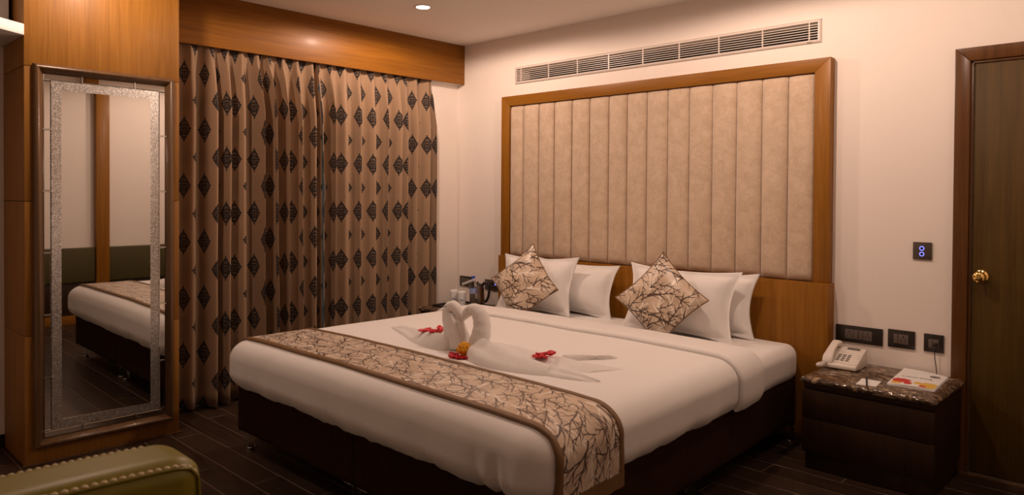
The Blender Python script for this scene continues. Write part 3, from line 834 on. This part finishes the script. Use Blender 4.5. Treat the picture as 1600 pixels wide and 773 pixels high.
# ------------------------------------------------------------------ pillows and cushions
def pillow(name, w_, h_, t_, mat, flange, pinch, seed, parent, n=30, ear=0):
    """upright pillow in the local xz plane, thickness along y"""
    def pos(u, v):
        e = 1-pinch*(1-abs(v)**2.0)*abs(u)**2; f = 1-pinch*(1-abs(u)**2.0)*abs(v)**2
        return w_/2*u*e, h_/2*v*f
    def thick(u, v):
        iu = min(1, abs(u)/(1-flange*2/w_)) ; iv = min(1, abs(v)/(1-flange*2/h_))
        return t_/2*(max(0, 1-iu**2.4)**.6)*(max(0, 1-iv**2.4)**.6)
    vs = []; fs = []; uvs = []
    pts = [-math.cos(math.pi*(.12+.76*i/n))/math.cos(math.pi*.12) for i in range(n+1)]
    for side in (-1, 1):
        for i, u in enumerate(pts):
            for j, v in enumerate(pts):
                x, z = pos(u, v); th = thick(u, v)
                edge = (1-max(abs(u), abs(v)))
                wr = .006*nz(x*9+seed, z*9, side*3)*min(1, th/.03) + .004*nz(x*26, z*8, seed)*min(1, th/.04)
                y = side*(th + .0025*(0 if edge < 1e-6 else 1)) + wr
                if edge < .16: y += .010*nz(x*8, z*8, seed+7)
                vs.append((x, y, z)); uvs.append((x+seed, z))
    m1 = n+1
    for s_ in (0, 1):
        for i in range(n):
            for j in range(n):
                a = s_*m1*m1+i*m1+j; q = (a, a+m1, a+m1+1, a+1); fs.append(q if s_ == 0 else q[::-1])
    rim = [(i, 0) for i in range(n)] + [(n, j) for j in range(n)] + [(i, n) for i in range(n, 0, -1)] + [(0, j) for j in range(n, 0, -1)]
    for k in range(len(rim)):
        a, b = rim[k], rim[(k+1) % len(rim)]
        ia, ib = a[0]*m1+a[1], b[0]*m1+b[1]
        fs.append((ia, ib, ib+m1*m1, ia+m1*m1))
    return MB().add(vs, fs, uvs), rim, m1, vs
def place_pillow(cx, cy, cz, w_, h_, t_, lean, yaw, roll, seed, label, group):
    r = thing('pillow', (cx, cy, cz), label, 'pillow', group)
    mb, rim, m1, vs = pillow('case', w_, h_, t_, 'cotton', .035, .13, seed, r)
    r.rotation_euler = (math.radians(-lean), math.radians(roll), math.radians(yaw))
    mb.build('pillow_case', 'cotton', r, smooth='all', local=True)
    return r
G = 'white bed pillows'
place_pillow(1.47, -.205, .735, .76, .385, .19, 13, 0, 1, 1.3, 'white flanged pillow against headboard behind another pillow and patterned cushion, nearer curtains', G)
place_pillow(1.26, -.365, .755, .71, .425, .21, 16, 2, -1, 4.1, 'white flanged pillow directly behind the patterned cushion nearer curtains', G)
place_pillow(2.49, -.205, .742, .74, .395, .19, 13, 0, -1, 7.7, 'white flanged pillow against headboard behind another pillow and patterned cushion, nearer door', G)
place_pillow(2.43, -.365, .755, .745, .425, .21, 16, 4, 1, 9.2, 'white flanged pillow directly behind the patterned cushion nearer door', G)
def place_cushion(cx, cy, cz, s_, lean, yaw, roll, seed, label):
    r = thing('cushion', (cx, cy, cz), label, 'cushion', 'twig patterned cushions')
    r.rotation_mode = 'XYZ'
    r.matrix_world = Matrix.Translation((cx, cy, cz)) @ Matrix.Rotation(math.radians(yaw), 4, 'Z') @ Matrix.Rotation(math.radians(-lean), 4, 'X') @ Matrix.Rotation(math.radians(45+roll), 4, 'Y')
    mb, rim, m1, vs = pillow('case', s_, s_, .15, 'twig2', .006, .10, seed, r)
    mb.build('cushion_cover', 'twig2', r, smooth='all', local=True, uv=True)
    pth = [Vector(vs[a*m1+b])*1.0 for a, b in rim]; pth.append(pth[0])
    MB().tube(pth, .0032, 6, cap=False).build('piping', 'brown', r, smooth='all', local=True)
place_cushion(1.312, -.55, .775, .41, 17, 8, 4, 2.2, 'twig patterned square cushion on its corner nearer the curtains')
place_cushion(2.415, -.545, .785, .405, 16, 12, -3, 5.6, 'twig patterned square cushion on its corner nearer the door')

# ------------------------------------------------------------------ towel swans
TOPZ = .616
def smooth_path(pts, n):
    """Catmull-Rom through rows of numbers"""
    out = []
    P = [pts[0]]+list(pts)+[pts[-1]]
    for i in range(1, len(P)-2):
        for k in range(n):
            t = k/n; a, b, c, d = P[i-1], P[i], P[i+1], P[i+2]
            out.append([.5*((2*b[j])+(-a[j]+c[j])*t+(2*a[j]-5*b[j]+4*c[j]-d[j])*t*t+(-a[j]+3*b[j]-3*c[j]+d[j])*t**3) for j in range(len(b))])
    out.append(list(pts[-1])); return out
def neck(pts, name, parent, n=18):
    """pts rows: x, y, z, half width along the bed, half depth"""
    rows = smooth_path(pts, 6); vs = []; fs = []
    for i, r_ in enumerate(rows):
        p = Vector(r_[:3]); t = (Vector(rows[min(i+1, len(rows)-1)][:3])-Vector(rows[max(i-1, 0)][:3])).normalized()
        b = Vector((0, 1, 0)); a = b.cross(t).normalized(); b = t.cross(a)
        for k in range(n):
            an = 2*math.pi*k/n
            cr = 1+.022*math.sin(i*1.3+2*math.sin(an))+.05*nz(p.x*22, math.sin(an)*1.5, p.z*22)
            vs.append(p+a*math.cos(an)*r_[3]*cr+b*math.sin(an)*r_[4]*cr)
    for i in range(len(rows)-1):
        for k in range(n): fs.append((i*n+k, i*n+(k+1) % n, (i+1)*n+(k+1) % n, (i+1)*n+k))
    fs += [tuple(range(n-1, -1, -1)), tuple((len(rows)-1)*n+k for k in range(n))]
    return MB().add(vs, fs).build(name, 'towel', parent, smooth='all')
def drape(sections, name, parent, nu=16, tip=None):
    """sections rows: cx, cy, half width, height, skew ; low domed cloth body lying on the bed"""
    rows = smooth_path(sections, 6); vs = []; fs = []; n = nu+1
    for i, (cx, cy, hw, h, ang) in enumerate(rows):
        ca, sa = math.cos(ang), math.sin(ang)
        for k in range(n):
            u = -1+2*k/nu
            z = h*(1-abs(u)**2.6)**.6 + .006*nz(cx*12, u*3+cy, 2)*(1-u*u) + (.010*math.sin(u*7+cx*9)*(1-u*u)*min(1, h/.05))
            vs.append((cx+sa*u*hw, cy+ca*u*hw, TOPZ-.004+max(0, z)))
    fs = [(i*n+k, i*n+k+1, (i+1)*n+k+1, (i+1)*n+k) for i in range(len(rows)-1) for k in range(nu)]
    nb = len(vs); m_ = len(rows)
    for i in range(m_): vs += [(vs[i*n][0], vs[i*n][1], TOPZ-.008), (vs[i*n+nu][0], vs[i*n+nu][1], TOPZ-.008)]
    fs += [(nb+2*i, nb+2*i+1, nb+2*i+3, nb+2*i+2) for i in range(m_-1)]
    fs += [(i*n, nb+2*i, nb+2*i+2, (i+1)*n) for i in range(m_-1)] + [(i*n+nu, (i+1)*n+nu, nb+2*i+3, nb+2*i+1) for i in range(m_-1)]
    fs += [tuple([nb]+list(range(0, n))+[nb+1]), tuple([nb+2*m_-1]+[(m_-1)*n+k for k in range(nu, -1, -1)]+[nb+2*m_-2])]
    return MB().add(vs, fs).build(name, 'towel', parent, smooth='all')
def eye(p, parent): MB().lathe([(.0003, -.0028), (.002, -.002), (.0028, 0), (.002, .002), (.0003, .0028)], p, 10).build('eye', 'hole', parent, smooth='all')
YS = -1.85
s1 = thing('towel_swan', (1.9, YS, TOPZ), 'white towel folded as swan with pointed tail towards the curtains', 'towel swan', 'pair of towel swans')
drape([(2.085, YS+.005, .045, .03, 0), (2.055, YS, .085, .085, 0), (1.95, YS+.015, .115, .080, -.05), (1.78, YS+.045, .115, .055, -.1), (1.60, YS+.09, .085, .040, -.2), (1.46, YS+.115, .045, .028, -.2), (1.365, YS+.125, .010, .014, -.2)], 'body', s1)
neck([(2.078, YS, .630, .100, .052), (2.072, YS, .690, .086, .046), (2.048, YS, .745, .068, .042), (2.022, YS, .790, .048, .037), (2.022, YS, .822, .036, .034), (2.050, YS, .838, .029, .030), (2.082, YS, .820, .024, .026), (2.100, YS, .790, .016, .018), (2.110, YS, .768, .005, .006)], 'neck', s1)
neck([(2.062, YS-.024, .800, .010, .010), (2.088, YS-.034, .765, .013, .012), (2.118, YS-.036, .715, .014, .013), (2.142, YS-.034, .665, .014, .014), (2.155, YS-.03, .625, .012, .012)], 'front_fold', s1, 10)
eye((2.024, YS-.034, .838), s1)
s2 = thing('towel_swan', (2.45, YS, TOPZ), 'white towel folded as swan with wide spread tail towards the door', 'towel swan', 'pair of towel swans')
drape([(2.200, YS-.02, .04, .03, 0), (2.225, YS-.02, .065, .080, 0), (2.33, YS-.02, .130, .078, .05), (2.50, YS+.01, .165, .058, .1), (2.66, YS+.05, .190, .040, .2), (2.78, YS+.09, .200, .026, .35), (2.85, YS+.12, .205, .012, .42)], 'body', s2)
drape([(2.28, YS-.03, .10, .096, 0), (2.42, YS-.035, .145, .084, .05), (2.56, YS-.02, .150, .064, .0), (2.66, YS+.0, .130, .050, -.35), (2.70, YS+.02, .12, .044, -.5)], 'top_fold', s2)
drape([(2.60, YS-.02, .05, .035, .2), (2.75, YS-.02, .075, .030, .3), (2.88, YS-.005, .055, .022, .3), (2.965, YS+.012, .012, .010, .3)], 'tail_point', s2)
drape([(2.62, YS+.20, .04, .035, 0), (2.70, YS+.28, .055, .030, .5), (2.745, YS+.36, .045, .026, .6), (2.765, YS+.41, .012, .012, .6)], 'tail_point', s2)
neck([(2.245, YS-.02, .640, .056, .056), (2.256, YS-.015, .690, .050, .050), (2.262, YS-.005, .745, .044, .046), (2.254, YS, .795, .040, .042), (2.230, YS, .830, .036, .038), (2.192, YS, .838, .030, .033), (2.158, YS, .822, .025, .028), (2.132, YS, .795, .016, .019), (2.114, YS, .768, .005, .006)], 'neck', s2)
eye((2.190, YS-.037, .838), s2)

for s_ in (s1, s2): s_.location += Vector((-.058, .05, -.010))
def petal(x, y, z, L, W, yaw, tilt, curl, mat, name, label, group, seed, parent=None):
    vs = []; fs = []; nu, nv = 6, 4
    for i in range(nu+1):
        t = i/nu; w_ = W*math.sin(math.pi*min(1, .08+.92*t)**.8)*.5+.0008
        for j in range(nv+1):
            u = -1+2*j/nv
            vs.append((t*L, u*w_, curl*(u*u*.5+(t-.4)**2)*L + .1*L*nz(t*3, u, seed)))
    fs = [(i*(nv+1)+j, (i+1)*(nv+1)+j, (i+1)*(nv+1)+j+1, i*(nv+1)+j+1) for i in range(nu) for j in range(nv)]
    zm = min(v[2] for v in vs); vs = [(a, b, c-zm) for a, b, c in vs]
    o = MB().add(vs, fs).build(name, mat, parent, smooth='all', local=True)
    md = o.modifiers.new('petal_thickness', 'SOLIDIFY'); md.thickness = .0012; md.offset = 1
    o.location = Vector((x, y, z)) - (woff(parent) if parent else Vector((0, 0, 0))); o.rotation_euler = (0, -tilt, yaw)
    if label: tag(o, label, 'petal', group)
    return o
def top_at(o, x, y):
    best = TOPZ
    for v in o.data.vertices:
        p = v.co + woff(o)
        if (p.x-x)**2+(p.y-y)**2 < .0012 and p.z > best: best = p.z
    return best
b1 = [o for o in s1.children if o.name.startswith('body')][0]; b2 = [o for o in s2.children if o.name.startswith('top_fold')][0]
rnd = random.Random(3)
def petal_px(px, py, zg, L, W, yaw, body, lab, grp):
    p = at('z', zg, px, py); z = top_at(body, p.x, p.y); p = at('z', z, px, py); z = top_at(body, p.x, p.y)
    petal(p.x-.4*L*math.cos(yaw), p.y-.4*L*math.sin(yaw), z-.002, L, W, yaw, rnd.uniform(-.08, .12), rnd.uniform(.15, .4), 'red', 'flower_petal', lab, grp, rnd.random()*9)
for (px, py, yaw) in ((659, 518, .4), (668, 516, 1.9), (675, 518, -.3), (683, 517, .9), (688, 514, 2.6), (678, 515, .2)):
    petal_px(px, py, .68, .052, .042, yaw, b1, 'red flower petal on the back of the swan towards the curtains', 'red petals on curtain side swan')
for (px, py, yaw) in ((838, 558, .3), (845, 556, 1.2), (850, 561, -.4), (857, 563, .6), (860, 558, 2.2), (872, 562, .8), (843, 561, 2.8)):
    petal_px(px, py, .68, .056, .044, yaw, b2, 'red flower petal on the back of the swan towards the door', 'red petals on door side swan')
# marigold between the swans with red petals under it
fp = at('z', TOPZ, 725.5, 557)
fw = thing('marigold_flower', (fp.x, fp.y, TOPZ), 'yellow marigold flower head lying between the two towel swans', 'flower')
for ring, (nn, L, tl, zz) in enumerate(((12, .046, .25, .012), (11, .044, .6, .02), (9, .042, .95, .026), (6, .036, 1.25, .030))):
    for i in range(nn):
        petal(fp.x, fp.y, TOPZ+zz, L, .022, 2*math.pi*i/nn+ring*.4, tl, .6, 'yellow', 'yellow_petal', None, None, i+ring*20, fw)
MB().lathe([(.002, 0), (.018, .004), (.02, .014), (.01, .022), (.002, .024)], (fp.x, fp.y, TOPZ), 12).build('flower_base', 'yellow', fw, smooth='all')
for i in range(7):
    a = -2.6+i*.42
    petal(fp.x+.03*math.cos(a), fp.y+.03*math.sin(a), TOPZ+.001, .05, .042, a+rnd.uniform(-.3, .3), 0, .35, 'red', 'flower_petal', 'red flower petal under the yellow marigold between the swans', 'red petals under marigold', i*1.7)

# ------------------------------------------------------------------ on the nightstand by the door
ph = thing('telephone', (3.335, -.17, NT), 'ivory push button desk telephone on marble nightstand top', 'telephone')
ph.rotation_euler = (0, 0, math.radians(2))
W2, Dp = .088, .098
def slope(y): return .026+(y+Dp)/(2*Dp)*.074      # top height along the depth
MB().prism([(-Dp, .006), (-Dp, slope(-Dp)), (Dp-.012, slope(Dp-.012)), (Dp, slope(Dp)-.012), (Dp, .004), (Dp*.2, .0)], lambda a, b, d: (d, a, b), -W2, W2).build('phone_body', 'plastic', ph, .006, segs=3, local=True)
def on_top(name, mat, x0, x1, y0, y1, h, parent=None, bev=.0008):
    P = [(x0, y0, slope(y0)-.001), (x1, y0, slope(y0)-.001), (x1, y1, slope(y1)-.001), (x0, y1, slope(y1)-.001), (x0, y0, slope(y0)+h), (x1, y0, slope(y0)+h), (x1, y1, slope(y1)+h), (x0, y1, slope(y1)+h)]
    return MB().add(P, [(0, 3, 2, 1), (4, 5, 6, 7), (0, 1, 5, 4), (1, 2, 6, 5), (2, 3, 7, 6), (3, 0, 4, 7)]).build(name, mat, parent or ph, bev, local=True)
dsp = on_top('display_bezel', 'plastic', -.012, .070, .048, .080, .003)
on_top('display', 'lcd', -.004, .062, .054, .074, .0036, dsp, 0)
for i in range(3):
    for j in range(4):
        x = -.022+i*.0245; y = -.048+j*.0165
        on_top('key', 'key', x-.0085, x+.0085, y-.0042, y+.0042, .002)
for i in range(3): on_top('function_key', 'plastic', -.026+i*.024, -.012+i*.024, .022, .030, .003)
for j in range(4): on_top('memory_key', 'plastic', .056, .080, -.02+j*.014, -.012+j*.014, .0025)
on_top('speaker_key', 'plastic', .046, .080, -.082, -.062, .003)
for i in range(3): on_top('line_key', 'plastic', -.03+i*.024, -.014+i*.024, -.078, -.068, .003)
ang = math.atan2(.074, 2*Dp)
text_mesh('maker_name', 'Panasonic', .0085, 'print', ph, Matrix.Translation((.03, .0865, slope(.0865)+.0008)) @ Matrix.Rotation(ang, 4, 'X'))
hs = smooth_path([(-.062, -.092, slope(-.092)+.006, .024, .014), (-.062, -.075, slope(-.075)+.022, .027, .018), (-.062, -.04, slope(-.04)+.036, .022, .012), (-.062, .0, slope(0)+.040, .020, .011), (-.062, .045, slope(.045)+.036, .022, .012), (-.062, .078, slope(.078)+.022, .027, .018), (-.062, .094, slope(.094)+.006, .024, .014)], 5)
vs = []; fs = []
for r_ in hs:
    for k in range(16):
        a = 2*math.pi*k/16; c_, s_ = math.cos(a), math.sin(a)
        vs.append((r_[0]+r_[3]*math.copysign(abs(c_)**.6, c_), r_[1], r_[2]-.006+r_[4]*math.copysign(abs(s_)**.6, s_)))
fs = [(i*16+k, i*16+(k+1) % 16, (i+1)*16+(k+1) % 16, (i+1)*16+k) for i in range(len(hs)-1) for k in range(16)] + [tuple(range(16)), tuple((len(hs)-1)*16+k for k in range(15, -1, -1))]
MB().add(vs, fs).build('handset', 'plastic', ph, smooth=True, local=True)
ctr = smooth_path([(-.062, -.100, .036), (-.075, -.118, .018), (-.10, -.112, .012), (-.112, -.075, .011), (-.104, -.03, .011), (-.095, .01, .010)], 40)
vsr = []
for i, p in enumerate(ctr):
    t = Vector(ctr[min(i+1, len(ctr)-1)])-Vector(ctr[max(i-1, 0)]); t.normalize(); a = t.cross(Vector((0, 0, 1))).normalized(); b = a.cross(t); an = i*.95
    vsr.append(Vector(p)+a*.0075*math.cos(an)+b*.0075*math.sin(an))
MB().tube(vsr, .0018, 5).build('coiled_cord', 'plastic', ph, smooth='all', local=True)

z0 = NT
bk = thing('menu_booklet', (3.705, -.19, z0), 'white menu booklet with red and yellow food print on marble top', 'booklet')
A_ = [at('z', z0+.012, *p) for p in ((1387, 597), (1461, 608), (1483, 588), (1415, 575))]
A_[2].y = min(A_[2].y, -.03); A_[3].y = min(A_[3].y, -.02)
def bil(u, v, z): 
    p = (A_[0]*(1-u)+A_[1]*u)*(1-v)+(A_[3]*(1-u)+A_[2]*u)*v; return Vector((p.x, p.y, z))
for k in range(3):
    za, zb_ = z0+.0005+k*.0026, z0+.0026+k*.0026
    n = 8; vs = []; fs = []
    for zz in (0, 1):
        for i in range(n+1):
            for j in range(n+1):
                u, v_ = i/n, j/n; lift = .0075*k*(math.sin(u*3.0)*.4+.6*(1-u)*v_)*.6
                q = bil(u, v_, (za if zz == 0 else zb_)+lift); q.y -= .004*(2-k); q.x -= .002*k; vs.append(q)
    m1 = n+1
    fs = [(i*m1+j, i*m1+j+1, (i+1)*m1+j+1, (i+1)*m1+j) for i in range(n) for j in range(n)]; fs += [tuple(q+m1*m1 for q in f[::-1]) for f in fs]
    rim = [(i, 0) for i in range(n)]+[(n, j) for j in range(n)]+[(i, n) for i in range(n, 0, -1)]+[(0, j) for j in range(n, 0, -1)]
    for t in range(len(rim)):
        a, b = rim[t], rim[(t+1) % len(rim)]; fs.append((a[0]*m1+a[1], b[0]*m1+b[1], b[0]*m1+b[1]+m1*m1, a[0]*m1+a[1]+m1*m1))
    cv = MB().add(vs, fs).build('cover' if k == 2 else 'page_block', 'paper', bk)
def bz(u, v): return z0+.0082+.015*(math.sin(u*3.0)*.4+.6*(1-u)*v)*.6
def patch(cu_, cv_, ru, rv, mat, name, seed):
    vs = []; n = 22
    for k in range(n):
        a = 2*math.pi*k/n; rr_ = 1+.28*nz(math.cos(a)*2, math.sin(a)*2, seed)
        u, v_ = cu_+ru*rr_*math.cos(a), cv_+rv*rr_*math.sin(a); u = min(max(u, .012), .985); v_ = min(max(v_, .012), .985)
        q = bil(u, v_, bz(u, v_)); q.x -= .004; vs.append(q)
    c_ = bil(cu_, cv_, bz(cu_, cv_)); c_.x -= .004; vs.append(c_)
    MB().add(vs, [(k, (k+1) % n, n) for k in range(n)]).build(name, mat, bk)
patch(.83, .16, .20, .17, 'inkyel', 'food_print', 1); patch(.22, .26, .20, .11, 'inkred', 'food_print', 2); patch(.40, .14, .09, .07, 'inkred', 'food_print', 3)
patch(.73, .08, .09, .05, 'inkred', 'food_print', 4); patch(.16, .10, .12, .06, 'inkyel', 'food_print', 5); patch(.58, .22, .08, .07, 'inkyel', 'food_print', 6)
def on_book(u, v, rz=0):
    q = bil(u, v, bz(u, v)+.001); dx = (A_[1]-A_[0]).normalized()
    return Matrix.Translation(q-woff(bk)) @ Matrix.Rotation(math.atan2(dx.y, dx.x), 4, 'Z') @ Matrix.Rotation(-.012, 4, 'Y')
text_mesh('title_print', 'In Room Dining', .021, 'print', bk, on_book(.44, .52))
cc = [on_book(.77, .75) @ Vector((.022*math.cos(2*math.pi*k/24), .022*.62*math.sin(2*math.pi*k/24), .001)) + woff(bk) for k in range(24)]
MB().tube(cc+[cc[0]], .0016, 5, cap=False).build('oval_emblem', 'print', bk)
box('emblem_bar', 'print', *(lambda c: (c.x-.012, c.x+.012, c.y-.003, c.y+.003, c.z, c.z+.0008))(on_book(.77, .75).translation+woff(bk)), bk)

npd = thing('memo_pad', (3.545, -.44, NT), 'small white memo pad near the marble front edge', 'memo pad')
Q = [at('z', NT+.003, *p) for p in ((1337, 600), (1369, 604), (1377, 596), (1347, 591))]
for q in Q: q.y = max(q.y, -.520)
MB().prism([(q.x, q.y) for q in Q], lambda a, b, d: (a, b, d), NT+.0004, NT+.004).build('paper_block', 'paper', npd)
pn = thing('pen', ((Q[0].x+Q[2].x)/2, -.45, NT+.004), 'slim dark pen lying across the white memo pad', 'pen')
pa, pb = at('z', NT+.008, 1354.5, 604), at('z', NT+.008, 1354, 589)
pa.z = pb.z = NT+.0085
pd = (pb-pa).normalized()
MB().tube([pa, pa+pd*.004, pa+pd*.012, pb-pd*.03, pb], [.0008, .002, .0042, .0042, .0036], 10).build('barrel', 'cord', pn, smooth=True)
MB().tube([pb-pd*.035+Vector((.002, 0, .005)), pb-pd*.002+Vector((.002, 0, .005))], .0012, 6).build('clip', 'chrome', pn)

# ------------------------------------------------------------------ tray things by the curtain
tr = thing('serving_tray', (.36, -.25, NT), 'black rectangular tray on the nightstand by the curtain', 'tray')
box('tray_base', 'black', .165, .555, -.405, -.10, NT, NT+.006, tr, .002)
mitred('tray_rim', 'black', lambda a, b, d: (a, b, NT+d), .16, .56, -.41, -.095, [(0, .001), (0, .016), (.006, .016), (.010, .004)], tr, smooth=False)
TZ = NT+.006
def cup(px, y, label):
    p = at('y', y, px, 455); r = thing('wrapped_glass', (p.x, y, TZ), label, 'glass', 'paper wrapped glasses on the tray')
    prof = [(.030, 0), (.031, .01), (.033, .06), (.035, .118), (.0335, .126), (.030, .129)]
    vs = []; n = 28
    mb = MB(); 
    pr = [(.0005, 0)]+prof+[(.015, .131), (.0005, .132)]
    for r_, h in pr:
        for k in range(n):
            a = 2*math.pi*k/n; g = 1+(.03*math.sin(6*a+h*40)+.03*nz(math.cos(a)*3, math.sin(a)*3, h*30))*(1 if h > .02 else .3)
            vs.append((p.x+r_*g*math.cos(a), y+r_*g*math.sin(a), TZ+h+(.006*nz(a*2, h*20, px) if h > .12 else 0)))
    mb.add(vs, [(i*n+k, i*n+(k+1) % n, (i+1)*n+(k+1) % n, (i+1)*n+k) for i in range(len(pr)-1) for k in range(n)])
    mb.build('paper_sleeve', 'paper', r, smooth=True)
    d = Vector((CAM.x-p.x, CAM.y-y, 0)).normalized(); s_ = Vector((-d.y, d.x, 0)); c_ = Vector((p.x, y, TZ+.066))
    for k in range(4):
        q = c_+d*.0352+s_*(.012-.008*k)
        MB().box(q.x-.0025, q.x+.0025, q.y-.0025, q.y+.0025, q.z-.0025, q.z+.0025).build('printed_mark', 'label', r)
cup(709.5, -.29, 'white paper wrapped drinking glass standing farther from the bottle')
cup(721.5, -.30, 'white paper wrapped drinking glass standing beside the bottle')
bp = at('y', -.255, 739.5, 450)
bt = thing('water_bottle', (bp.x, -.255, TZ), 'clear ribbed plastic water bottle with blue cap and label', 'bottle')
pr = [(.0005, .002), (.026, 0), (.030, .006)]
for k in range(6): pr += [(.0305, .016+k*.016), (.0288, .022+k*.016)]
pr += [(.0305, .115), (.0305, .165), (.029, .175), (.026, .195), (.019, .215), (.0135, .228), (.0125, .238), (.0005, .239)]
MB().lathe(pr, (bp.x, -.255, TZ), 24).build('bottle_body', 'pet', bt, smooth='all')
MB().lathe([(.0311, .118), (.0313, .120), (.0313, .160), (.0311, .162)], (bp.x, -.255, TZ), 28, cap=False, loop=True).build('bottle_label', 'label', bt, smooth=True)
MB().lathe([(.0005, .236), (.0155, .236), (.016, .238), (.016, .254), (.0145, .257), (.0005, .257)], (bp.x, -.255, TZ), 20).build('bottle_cap', 'blue', bt, smooth=True)
pt_ = thing('paper_tag', (bp.x, -.255, TZ+.22), 'white folded paper strip hung on bottle neck', 'tag')
e0, e1 = at('y', -.29, 722, 445), at('y', -.285, 746, 435)
dv = (e1-e0).normalized(); upv = Vector((0, 0, 1)); upv = (upv-dv*upv.dot(dv)).normalized()
for k, o_ in enumerate((0, .011)):
    a, b = e0+upv*o_+Vector((.004*k, -.004*k, 0)), e1+upv*(o_*.5)+Vector((0, 0, 0))
    vs = [a-upv*.005, b-upv*.005, b+upv*.005, a+upv*.005]; vs += [v_+Vector((0, .0012, 0)) for v_ in vs]
    MB().add(vs, [(0, 1, 2, 3), (7, 6, 5, 4), (0, 4, 5, 1), (1, 5, 6, 2), (2, 6, 7, 3), (3, 7, 4, 0)]).build('paper_strip', 'paper', pt_)
kx, ky = .43, -.155
kt = thing('electric_kettle', (kx, ky, TZ), 'dark steel electric kettle with black handle standing behind the bottle', 'kettle')
MB().lathe([(.0005, .0), (.062, 0), (.064, .006), (.062, .018), (.0005, .018)], (kx, ky, TZ), 28).build('kettle_base', 'black', kt, smooth=True)
MB().lathe([(.0005, .018), (.058, .018), (.060, .03), (.056, .10), (.050, .155), (.048, .165), (.0005, .166)], (kx, ky, TZ), 32).build('kettle_body', 'steel', kt, smooth=True)
MB().lathe([(.0005, .164), (.046, .164), (.044, .176), (.025, .184), (.008, .186), (.008, .198), (.0005, .2)], (kx, ky, TZ), 28).build('kettle_lid', 'black', kt, smooth=True)
hd = Vector((.72, .5, 0)).normalized()
kp = [Vector((kx, ky, TZ+.165))+hd*.04, Vector((kx, ky, TZ+.19))+hd*.055, Vector((kx, ky, TZ+.185))+hd*.085, Vector((kx, ky, TZ+.15))+hd*.097, Vector((kx, ky, TZ+.09))+hd*.092, Vector((kx, ky, TZ+.045))+hd*.075, Vector((kx, ky, TZ+.035))+hd*.055]
MB().tube([Vector(q) for q in smooth_path([tuple(p) for p in kp], 5)], .011, 10).build('kettle_handle', 'black', kt, smooth='all')
MB().tube([Vector((kx, ky, TZ+.135))-hd*.045, Vector((kx, ky, TZ+.15))-hd*.065, Vector((kx, ky, TZ+.16))-hd*.078], [.02, .015, .010], 12).build('kettle_spout', 'steel', kt, smooth='all')

# ------------------------------------------------------------------ green armchair
gy0, gy1, gx0, gx1, gz = -4.26, -3.505, 2.825, 3.03, .768
ch = thing('armchair', (2.6, (gy0+gy1)/2, 0), 'olive green leather armchair with cream stitching near mirror column', 'armchair')
def softbox(name, lo, hi, rad, mat='green', parent=ch, n=(8, 16, 10), fn=None):
    return shell(lo, hi, rad, *n, 0, fn).build(name, mat, parent, smooth='all')
softbox('backrest', (gx0, gy0, .34), (gx1, gy1, gz), (.055, .07, .05), fn=lambda q, p: q + Vector((.0, 0, .010*math.sin(math.pi*(q.y-gy0)/(gy1-gy0))*(1 if q.z > .6 else 0))))
softbox('seat_cushion', (2.20, gy0+.13, .26), (gx0+.03, gy1-.13, .43), (.05, .05, .05))
for a, b in ((gy0, gy0+.14), (gy1-.14, gy1)): softbox('armrest', (2.22, a, .12), (gx0+.04, b, .50), (.05, .05, .05))
softbox('seat_frame', (2.24, gy0+.02, .12), (gx1-.01, gy1-.02, .36), (.03, .03, .03))
for x in (2.30, gx1-.07):
    for y in (gy0+.07, gy1-.07): MB().lathe([(.016, 0), (.024, .125), (.0005, .125)], (x, y, 0), 14).build('leg', 'stand', ch, smooth=True)
def stitches(path, name, rad=.0042, step=.020):
    mb = MB(); acc = 0; P = [Vector(p) for p in path]; d = 0
    L = [0]
    for i in range(1, len(P)): L.append(L[-1]+(P[i]-P[i-1]).length)
    s_ = 0
    def pos(t):
        for i in range(1, len(P)):
            if L[i] >= t: return P[i-1].lerp(P[i], (t-L[i-1])/max(1e-9, L[i]-L[i-1]))
        return P[-1]
    while s_ < L[-1]-step:
        a, b = pos(s_), pos(s_+step*.74); c_ = (a+b)/2+Vector((.001, 0, .0015))
        mb.tube([a, c_, b], [rad*.6, rad, rad*.6], 7); s_ += step
    o = mb.build(name, 'cream', ch, smooth='all'); o['kind'] = 'stuff'; return o
def crest(y): return .010*math.sin(math.pi*(y-gy0)/(gy1-gy0))
def seam(xo_, zoff, gap):
    pts = []
    for i in range(40):
        y = gy0+gap+(gy1-gy0-2*gap)*i/39; pts.append((xo_, y, gz+zoff+crest(y)))
    return pts
sA = seam(gx1-.012, -.014, .07); sA += [(gx1-.014, gy1-.035, gz-.020), (gx1-.02, gy1-.015, gz-.045), (gx1-.022, gy1-.010, gz-.10), (gx1-.022, gy1-.009, gz-.28)]
stitches(sA, 'edge_stitching', .0048, .019)
sB = seam(gx0+.012, -.012, .07); stitches(sB, 'edge_stitching', .004, .017)
MB().tube([Vector(p)+Vector((.004, 0, -.004)) for p in sA], .004, 8).build('edge_piping', 'green', ch, smooth='all')

# ------------------------------------------------------------------ ceiling downlights
for x, y, wt, end, lab in LAMPS:
    r = thing('downlight'+end, (x, y, CEIL), lab, 'downlight', 'ceiling downlights')
    MB().lathe([(.047, .0), (.060, .0), (.060, -.004), (.050, -.008), (.046, -.006)], (x, y, CEIL), 36, cap=False, loop=True).build('trim_ring', 'white', r, smooth=True)
    MB().lathe([(.0005, -.002), (.047, -.002), (.046, -.0045), (.0005, -.006)], (x, y, CEIL), 32).build('diffuser'+end, 'lampglow', r, smooth=True)
    ld = bpy.data.lights.new('downlight_lamp'+end, 'SPOT'); ld.energy = wt; ld.color = LAMP_COLOR; ld.spot_size = math.radians(179); ld.spot_blend = .15; ld.shadow_soft_size = .045
    lo_ = bpy.data.objects.new('downlight_lamp'+end, ld); COL.objects.link(lo_); lo_.parent = r; lo_.location = (0, 0, -.06)
